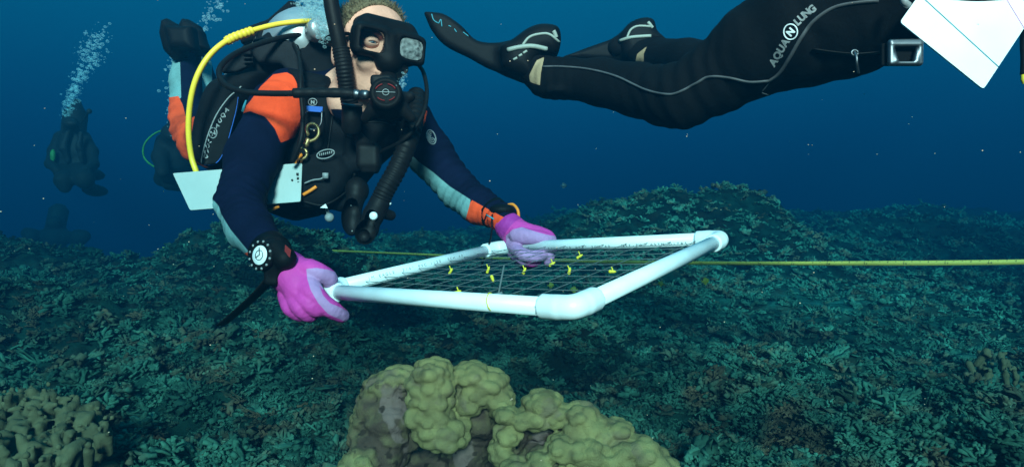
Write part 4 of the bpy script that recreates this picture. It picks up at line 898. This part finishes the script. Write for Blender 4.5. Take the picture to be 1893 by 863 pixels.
# ================================================================== measuring tape stretched across the reef
ta = [P(300, 458, 4.7), P(560, 462, 4.3), P(720, 468, 3.7), P(900, 476, 3.1), P(1100, 483, 2.6), P(1340, 486.5, 2.2), P(1620, 486.5, 1.95), P(1893, 484, 1.78), P(2300, 476, 1.55)]
tc_ = spline(ta, 24); up = np.array([0, -.25, .97]); wtp = .0068; vv, ff = [], []
for i, p_ in enumerate(tc_):
    tw = .25 * math.sin(i * .09); uu = nrm(up + np.array([0, tw, 0])); vv += [p_ - uu * wtp, p_ + uu * wtp]
vv = np.array(vv); ff = [(2 * i, 2 * i + 2, 2 * i + 3, 2 * i + 1) for i in range(len(tc_) - 1)]
tp = thing('measuring_tape', 'long yellow measuring tape stretched level above the reef behind the white frame', 'tape', P(1100, 500, 2.6))
o = link('ribbon', vv, ff, M['tape'], tp); so = o.modifiers.new('thick', 'SOLIDIFY'); so.thickness = .0006
mb = MB(); L_ = np.concatenate([[0], np.cumsum(np.linalg.norm(np.diff(tc_, axis=0), axis=1))]); k = 0
def tat(s_):
    i = int(np.clip(np.searchsorted(L_, s_) - 1, 0, len(tc_) - 2)); t = (s_ - L_[i]) / (L_[i + 1] - L_[i]); p_ = tc_[i] * (1 - t) + tc_[i + 1] * t; return p_, nrm(tc_[i + 1] - tc_[i])
s_ = 1.6
while s_ < L_[-1] - .1:
    p_, u = tat(s_); off = np.array([0, -.0012, 0]); p_ = p_ + off
    h_ = .0055 if k % 5 == 0 else .0028
    mb.plate([p_ + u * .0004 + up * wtp * .95, p_ - u * .0004 + up * wtp * .95, p_ - u * .0004 + up * (wtp * .95 - h_), p_ + u * .0004 + up * (wtp * .95 - h_)], (0, 1, 0), .0002)
    if k % 5 == 2:
        for j, c in enumerate(str((k // 5) % 9 + 1) + str((k * 3) % 10)):
            v_, f_ = glyph(c, False); mb.add([p_ + u * ((v0[0] + j * .75) * .008) + up * ((v0[1] - .4) * .0085) for v0 in v_], f_)
    s_ += .02; k += 1
mb.build('scale_marks', M['ink'], tp, smooth=False)

# ================================================================== the second diver, only legs and hips in the picture
d2 = thing('person', 'diver in an all-black wetsuit swimming at the top right, head outside the picture', 'diver', P(1400, 240, 1.5))
S = Sculpt([.02, .85, 1.05], [1.25, 2.35, 2.15], .0050)
S.chain([P(985, 128, 1.72), P(1010, 143, 1.70), P(1050, 145, 1.68), P(1110, 152, 1.64), P(1180, 167, 1.58), P(1235, 178, 1.52), P(1262, 178, 1.49)], [.040, .049, .050, .057, .062, .068, .070], .015)
S.chain([P(1262, 178, 1.49), P(1330, 140, 1.45), P(1400, 92, 1.40), P(1480, 55, 1.36), P(1560, 20, 1.33)], [.070, .079, .096, .116, .131], .015)
S.chain([P(1560, 20, 1.33), P(1650, -38, 1.28), P(1780, -110, 1.22), P(1900, -150, 1.18)], [.131, .130, .145, .150], .02)
S.ell(P(1030, 172, 1.68), (.030, .05, .012), k=.012)

# other leg behind
S.chain([P(1180, 95, 1.98), P(1215, 102, 1.95), P(1270, 108, 1.86), P(1340, 122, 1.75), P(1420, 100, 1.62), P(1540, 30, 1.48)], [.036, .046, .052, .060, .080, .120], .015)
# feet and ankles
S.chain([P(985, 128, 1.72), P(960, 108, 1.72), P(925, 108, 1.70)], [.040, .045, .030], .012); S.chain([P(1180, 95, 1.98), P(1165, 82, 2.0), P(1140, 88, 2.0)], [.038, .040, .028], .012)
v, f = S.mesh(); bn = normals(v, f)
v = v + bn * (folds(v, [(P(1262, 150, 1.46), P(1400, 92, 1.4) - P(1180, 167, 1.58), .13, 170, .0022), (P(1020, 145, 1.68), P(1110, 152, 1.64) - P(1010, 143, 1.7), .07, 260, .0016), (P(1540, 110, 1.25), np.array([1, 0, .5]), .15, 120, .002)]) + .004 * fbm(v * 12, 3))[:, None]
sk = np.maximum(pattr(v, [(992, 112), (1006, 106), (1000, 135), (998, 158), (980, 152), (978, 140)], 1.7), np.where(v[:, 1] > 1.86, pattr(v, [(1178, 100), (1196, 86), (1190, 100), (1190, 118), (1174, 116)], 2.0), -1))
link('body', v, f, M['legsuit'], d2, attrs={'skin': sk}); legS = Surf(v, f)
def fin2(out, d, th, pocket, pd, tx=0.):
    xs = np.array([P(a, b, d) for a, b in out + pocket]); S = Sculpt(xs.min(0) - .12, xs.max(0) + .12, .0042)
    S.poly(smoothpoly(out, 4), d, th, th * .42, tx=tx, k=.01); S.poly(smoothpoly(pocket, 4), pd, .11, .035, k=.03)
    v_, f_ = S.mesh(); return link('fin', v_, f_, M['black'], d2), Surf(v_, f_)
fa, faS = fin2([(784, 26), (798, 24), (822, 28), (852, 48), (882, 76), (925, 80), (990, 74), (1000, 130), (985, 152), (945, 140), (905, 128), (868, 108), (822, 84), (795, 52)], 1.76, .036, [(925, 92), (950, 76), (975, 58), (1000, 50), (1030, 55), (1036, 80), (1028, 104), (1005, 108), (990, 118), (985, 148), (950, 140), (928, 125)], 1.72)
def stripe(surf, pts, r, m, par, name, flat=1., step=6):
    q = surf.line(pts, .0008, step)
    if len(q) < 3: return
    b_ = MB(); b_.tube(q, r, 8, flat=flat); b_.build(name, m, par)
stripe(faS, [(939, 93), (960, 88), (985, 86), (1011, 91)], .0062, M['pale'], fa, 'heel_band')
stripe(faS, [(966, 84), (978, 70), (995, 64), (1015, 64), (1034, 79)], .0034, M['pale'], fa, 'heel_loop')
stripe(faS, [(1023, 58), (1025, 62), (1028, 70)], .0055, M['pale'], fa, 'pull_tab')
for pts in ([(949, 111), (956, 107)], [(959, 104.5), (965, 101)], [(967, 99), (974, 94.5)]): stripe(faS, pts, .0032, M['pale'], fa, 'maker_mark', step=3)
for pts in ([(798, 27), (802, 38), (811, 44)], [(811, 44), (815, 37), (817, 50)], [(829, 48), (834, 50)], [(840, 54), (844, 60)], [(856, 60), (866, 68)]): stripe(faS, pts, .0014, M['cyanink'], fa, 'scuff_mark')
fb, fbS = fin2([(1040, 108), (1062, 98), (1100, 84), (1145, 70), (1190, 66), (1195, 110), (1150, 114), (1090, 112)], 2.02, .04, [(1140, 80), (1158, 50), (1185, 38), (1205, 42), (1212, 62), (1228, 80), (1200, 92), (1190, 108), (1150, 108)], 2.0)
stripe(fbS, [(1146, 76), (1165, 70), (1185, 68), (1203, 67)], .0050, M['pale'], fb, 'heel_band'); stripe(fbS, [(1159, 71), (1166, 56), (1180, 49), (1206, 50)], .0034, M['pale'], fb, 'heel_loop')
stripe(fbS, [(1198, 42), (1202, 47), (1206, 52)], .005, M['pale'], fb, 'pull_tab')
# piping on the suit
for pts in ([(1003, 124), (1040, 124), (1090, 129), (1140, 142), (1190, 165), (1225, 174), (1250, 173), (1285, 156), (1310, 143), (1345, 144), (1385, 152), (1420, 150)],
            [(1420, 151), (1440, 136), (1460, 106), (1480, 72), (1502, 42), (1535, 18), (1570, 8), (1624, 2)]): stripe(legS, pts, .0046, M['greyprint'], d2, 'suit_piping', flat=.6)
stripe(legS, [(1408, 170), (1420, 155), (1436, 138)], .0013, M['greyprint'], d2, 'suit_seam'); stripe(legS, [(1407, 171), (1430, 178), (1462, 182)], .0012, M['greyprint'], d2, 'suit_seam')
# lettering on the thigh
mb = MB(); pth = [(1428, 115, 52), (1438, 100, 54), (1448, 86, 55), (1455, 77, 54)]
letters(mb, legS, 'AQUA', lambda i: ((1429.5, 115), (1437, 102.5), (1444, 90.5), (1451, 79))[i] + (R(56), 14), .001); mb.build('lettering', M['print'], d2, smooth=False); mb = MB()
letters(mb, legS, 'LUNG', lambda i: ((1473.5, 41), (1482, 32.5), (1491, 24.5), (1501, 17.5))[i] + (R(42), 14), .001); mb.build('lettering', M['print'], d2, smooth=False)
mb = MB(); mb.tube(np.array([legS.hit(1461.5 + 12.5 * math.cos(t), 59.5 + 14 * math.sin(t), .001) for t in np.linspace(0, 6.283, 33)]), .0013, 6); letters(mb, legS, 'N', lambda i: (1461.5, 59.5, R(48), 13), .0014); mb.build('emblem', M['white'], d2, smooth=False)
# weight belt with its steel buckle and a ring
def wrap(pts, off): return np.array([legS.hit(a, b, off, P(a, b, 1.2)) for a, b in pts])
mb = MB(); q = wrap([(1500, 92), (1540, 97), (1580, 100), (1620, 97), (1650, 92)], .002); mb.tube(spline(q, 4), .010, 8, flat=.2); blt = mb.build('weight_belt', M['hose'], d2)
mb = MB(); mb.hose([P(1578, 94, 1.17), P(1583, 104, 1.16), P(1584, 118, 1.16), P(1587, 136, 1.17)], .0024); mb.tube([P(1580 + 6 * math.cos(t), 98 + 5 * math.sin(t), 1.165) for t in np.linspace(0, 6.28, 16)], .0018, 6); mb.build('ring_clip', M['silver'], blt)
BC = P(1673, 98, 1.13)
S = Sculpt(BC - .05, BC + .05, .0016); S.box(BC, (.0295, .006, .0225), rnd=.005, k=.002); S.box(BC + [0, 0, -.003], (.0215, .02, .0125), rnd=.003, k=.001, mode='cut')
for q in (-1, 1): S.cone(BC + [q * .022, 0, .009], BC + [q * .018, -.001, -.014], .004, .006, .002)
S.cone(BC + [-.024, -.003, .014], BC + [.024, -.003, .014], .004, .004, .001)
v_, f_ = S.mesh(); link('buckle', v_, f_, M['silver'], blt); mb = MB(); mb.box(BC + [.0, .013, 0], (.034, .004, .019)); mb.build('webbing', M['neoprene'], blt, smooth=False, bevel=.002)
# the slate this diver holds, on its cord
c0 = P(1663, 42, 1.16); c1 = P(1817, 166, 1.12); e2 = (P(1893, 52, 1.14) - c1); c2 = c1 + e2 * 2.1; c3 = c0 + e2 * 2.1
sl2, n2 = slatebox('writing_slate', [c0, c1, c2, c3], .003, M['white'], 'bright white writing slate tilted in the top right corner by the black wetsuit', bev=.006)
def ons(u, w): return c0 + (c1 - c0) * u + e2 * 2.1 * w
sg = n2 if n2[1] < 0 else -n2
mb = MB(); mb.tube([ons(.0, .22) + sg * .002, ons(1, .17) + sg * .002][::1], .0008, 5); mb.build('cyan_line', M['cyanink'], sl2)
mb = MB(); mb.tube([ons(.0, .75) + sg * .002, ons(1, .47) + sg * .002], .0006, 5); mb.build('pink_line', M['pinkink'], sl2)
mb = MB(); mb.hose([P(1668, -14, 1.14), P(1672, 4, 1.135), P(1679, 10, 1.14)], .006, 10); mb.build('clip', M['print'], sl2)
mb = MB(); mb.hose([P(1900, 20, 1.30), P(1893, 70, 1.30), P(1894, 110, 1.30), P(1893, 138, 1.3)], .007, 10); pt = mb.build('pencil_cord', M['hose'], sl2); mb = MB(); mb.lathe(P(1893, 137, 1.3), (-.1, 0, -1), [(0, .0055), (.012, .005), (.02, .001)], 10); mb.build('pencil_tip', M['tag'], pt)

# ================================================================== far divers
def fardiver(label, c, d, sc, legs, arms, body, extra=None, grp='divers in the distance'):
    t = thing('person', label, 'diver', P(c[0], c[1], d)); pts = [np.array(q, float) for q in body]
    lo = np.array([1e9] * 3); hi = -lo; chains = []
    for ch in [body] + legs + arms:
        q = np.array([P(a, b, d + dd) for a, b, r, dd in ch]); rad = np.array([r for a, b, r, dd in ch]); chains.append((q, rad)); lo = np.minimum(lo, q.min(0) - .2); hi = np.maximum(hi, q.max(0) + .2)
    S = Sculpt(lo, hi, .012)
    for q, rad in chains: S.chain(q, rad, .03)
    v_, f_ = S.mesh(); link('body', v_, f_, M['far'], t); return t
f1_ = fardiver('dark distant diver facing the camera under a column of bubbles at the far left', (135, 365), 5.2, 1,
    [[(122, 318, .080, 0), (118, 334, .060, -.3), (120, 347, .040, -.30)], [(150, 318, .080, 0), (156, 332, .060, -.3), (164, 343, .040, .1), (176, 352, .030, .3)]],
    [[(112, 254, .05, .05), (100, 280, .042, 0), (93, 303, .035, -.1), (104, 314, .028, -.25)], [(155, 254, .05, .05), (170, 280, .042, 0), (173, 304, .035, -.1), (160, 314, .028, -.25)]],
    [(131, 229, .058, -.05), (132, 240, .045, 0), (134, 256, .085, .05), (135, 290, .12, .05), (136, 316, .10, .05)])
S = Sculpt(P(85, 345, 5.2) - .15, P(180, 235, 5.2) + .2, .010); S.poly(smoothpoly([(118, 248), (148, 248), (160, 272), (160, 318), (150, 326), (120, 325), (107, 312), (108, 270)]), 5.22, .16, .05, k=.01)
for x0 in (122, 149): S.chain([P(x0, 248, 5.1), P(x0 - 2, 275, 5.1), P(x0, 300, 5.12)], [.022, .026, .022], .01)
v_, f_ = S.mesh(); link('buoyancy_vest', v_ + (fbm(v_ * 9, 2) * .05)[:, None], f_, M['fardark'], f1_)
mb = MB(); mb.ball(P(131, 229, 5.09), .05, 12, 8, rad=(.052, .04, .030)); mb.build('mask', M['fardark'], f1_)
mb = MB(); mb.lathe(P(134, 260, 5.4), (0.05, .1, 1), [(-.35, .06), (-.33, .09), (.22, .09), (.28, .05), (.34, .02)], 16); mb.build('air_tank', M['fardark'], f1_)
mb = MB(); mb.ball(P(98, 288, 5.08), .03, 8, 6, rad=(.02, .02, .05)); mb.build('green_gauge', M['fargreen'], f1_)
mb = MB(); mb.box(P(137, 325, 5.1), (.09, .02, .035)); mb.build('belt_slate', M['greynylon'], f1_, smooth=False, bevel=.006)
mb = MB(); mb.hose([P(150, 228, 5.2), P(157, 218, 5.15), P(164, 207, 5.1)], .007); mb.ball(P(165, 206, 5.1), .02); mb.build('antenna_float', M['fardark'], f1_)
for x, y, dd in ((170, 322, .2), (176, 352, .3)):
    mb = MB(); mb.ball(P(x, y, 5.2 + dd), .06, 12, 8, rad=(.05, .16, .05), ax=np.array([[.8, 0, .6], [0, 1, 0], [-.6, 0, .8]])); mb.build('fin', M['fardark'], f1_)
f2_ = fardiver('distant dark diver with a thin green hose loop, behind the grey-green slate', (320, 330), 4.6, 1,
    [[(318, 300, .08, .2), (300, 330, .06, .3)], [(330, 310, .08, .2), (340, 335, .06, .3)]], [[(305, 262, .06, 0), (296, 290, .05, -.1), (300, 318, .04, -.2)], [(340, 262, .06, 0), (352, 292, .05, -.1)]],
    [(322, 250, .085, -.05), (322, 268, .08, 0), (325, 290, .14, .05), (322, 310, .12, .1)])
mb = MB(); mb.hose([P(318, 240, 4.55), P(290, 245, 4.5), P(268, 265, 4.45), P(266, 290, 4.45), P(285, 308, 4.45), P(308, 310, 4.5)], .006); mb.build('green_hose', M['fargreen'], f2_)
mb = MB(); mb.ball(P(322, 252, 4.5), .05, 12, 8, rad=(.07, .05, .04)); mb.build('mask', M['fardark'], f2_)
mb = MB(); mb.lathe(P(330, 275, 4.8), (0.05, .1, 1), [(-.3, .06), (-.28, .085), (.2, .085), (.26, .05), (.3, .02)], 16); mb.build('air_tank', M['fardark'], f2_)
f3_ = fardiver('very faint distant diver low on the left with arms held out sideways', (102, 456), 6.6, 1,
    [[(102, 440, .12, 0), (100, 448, .08, .5)]], [[(95, 431, .06, 0), (75, 438, .055, 0), (58, 436, .07, -.1), (50, 430, .05, -.1)], [(112, 432, .06, 0), (130, 439, .055, 0), (146, 439, .075, -.1), (156, 436, .055, -.1)]],
    [(100, 412, .07, -.05), (101, 420, .06, 0), (102, 433, .12, .1)])
mb = MB(); mb.lathe(P(102, 422, 6.8), (0, .3, 1), [(-.2, .09), (.2, .09), (.25, .05)], 12); mb.build('air_tank', M['fardark'], f3_)

# ================================================================== bubbles and drifting specks
def bubbles(name, label, fn, n, seed, cat='bubbles', m=None):
    rs = np.random.default_rng(seed); V, F_, k = [], [], 0
    b0 = MB(); b0.ball((0, 0, 0), 1, 10, 7, rad=(1, 1, .72)); bv = np.vstack(b0.v); bf = np.array(b0.f)
    for i in range(n):
        c, r = fn(rs, i); V.append(bv * r + c); F_.append(bf + k); k += len(bv)
    o = link(name, np.vstack(V), np.vstack(F_), m or M['bubble']); tag(o, label, cat, kind='stuff'); return o
def plume(pts, w0, w1, rmin, rmax):
    pts = np.array(pts, float)
    def fn(rs, i):
        t = rs.random(); s_ = t * (len(pts) - 1); j = int(min(s_, len(pts) - 2)); p_ = pts[j] * (1 - (s_ - j)) + pts[j + 1] * (s_ - j); w = w0 + (w1 - w0) * t
        q = P(p_[0] + rs.normal(0, w), p_[1] + rs.normal(0, w * .6), p_[2] + rs.normal(0, .06)); return q, rmin + (rmax - rmin) * rs.random() ** 3
    return fn
bubbles('bubble_plume', 'column of pale bubbles rising from the dark diver at the far left', plume([(120, 214, 5.2), (138, 160, 5.2), (168, 110, 5.2), (178, 60, 5.2)], 5, 15, .003, .017), 520, 31)
bubbles('bubble_cloud', 'bright cyan bubbles streaming past the silver tank behind the masked head', plume([(606, 80, 1.52), (597, 40, 1.52), (580, 12, 1.53), (565, -20, 1.55)], 6, 20, .0010, .0060), 1300, 32)
bubbles('mouth_bubbles', 'small bubbles beside the regulator at the chin of the masked diver', plume([(738, 162, 1.36), (744, 150, 1.37), (748, 130, 1.40)], 6, 3, .0008, .0032), 110, 33)
bubbles('leg_bubbles', 'thin trail of bubbles rising beside the raised orange-kneed legs', plume([(326, 240, 3.4), (322, 180, 3.4), (318, 120, 3.4), (385, 40, 3.4), (400, 0, 3.4)], 8, 10, .003, .010), 300, 34)
M['speck'] = mat('drifting_particles', (.75, .45, .3), .8, .2)
def spk(rs, i):
    d = rs.uniform(.5, 3.2); return P(rs.uniform(0, 1893), rs.uniform(0, 863) ** 1.0, d), rs.uniform(.0005, .0012) * d ** .7
bubbles('drifting_specks', 'tiny pale specks of sediment drifting in the water', spk, 150, 35, 'particles', M['speck'])

# ================================================================== small fish over the reef
def fish(px, py, d, L_, ang, m, label, grp=None, cat='fish'):
    c = P(px, py, d); ax = np.array([math.cos(ang), .25 * math.sin(ang * 3), math.sin(ang) * .3]); ax = nrm(ax); up_ = nrm(np.array([0, 0, 1]) - ax * ax[2]); sd_ = np.cross(ax, up_)
    t = thing('fish', label, cat, c, grp); mb = MB(); mb.ball(c, 1, 16, 10, ax=np.array([ax, sd_, up_]), rad=(L_ * .38, L_ * .09, L_ * .27)); mb.build('body', m, t)
    mb = MB(); mb.plate([c - ax * L_ * .33, c - ax * L_ * .55 + up_ * L_ * .2, c - ax * L_ * .47, c - ax * L_ * .55 - up_ * L_ * .2], sd_, L_ * .02); mb.build('tail', m, t, smooth=False)
    for s_ in (1, -1):
        mb = MB(); mb.plate([c + ax * L_ * .2 + up_ * s_ * L_ * .2, c - ax * L_ * .05 + up_ * s_ * L_ * .40, c - ax * L_ * .3 + up_ * s_ * L_ * .3, c - ax * L_ * .28 + up_ * s_ * L_ * .08], sd_, L_ * .02); mb.build('fin', m, t, smooth=False)
fish(1305, 519, 2.6, .038, .5, M['fish'], 'small yellow fish under the far right corner of the white frame', 'small yellow fish')
fish(1221, 524, 2.8, .030, 2.6, M['fish'], 'smaller yellow fish left of the other, just under the right pipe', 'small yellow fish')
fish(1019, 527, 2.9, .032, .2, M['fish'], 'dim yellow fish seen through the strings, left of its neighbour', 'small yellow fish')
fish(1060, 535, 2.8, .036, 3.0, M['fish'], 'dim yellow fish seen through the strings near the front pipe', 'small yellow fish')
fish(1043, 343, 5.5, .06, .2, M['fishdark'], 'lone dark fish in open blue water above the frame', None)
# ------------------------------------------------------------------ the water between
def volume():
    m = bpy.data.materials.new('water_haze'); m.use_nodes = True; t = m.node_tree; t.nodes.clear()
    o = t.nodes.new('ShaderNodeOutputMaterial'); v = t.nodes.new('ShaderNodeVolumePrincipled')
    v.inputs['Density'].default_value = .62; v.inputs['Color'].default_value = (.0008, .0138, .0265, 1); v.inputs['Absorption Color'].default_value = (.12, .57, .68, 1); v.inputs['Anisotropy'].default_value = 0.0
    t.links.new(v.outputs[0], o.inputs['Volume']); return m
GLOW = float(gv[:, 2].min()) - 1.0; mb = MB(); mb.box((0, 0, (2.68 + GLOW) / 2), (37, 37, (2.68 - GLOW) / 2))
hz = mb.build('haze', volume(), smooth=False); hz['kind'] = 'stuff'; hz['label'] = 'blue sea water between the camera and the reef'
hz.display_type = 'WIRE'
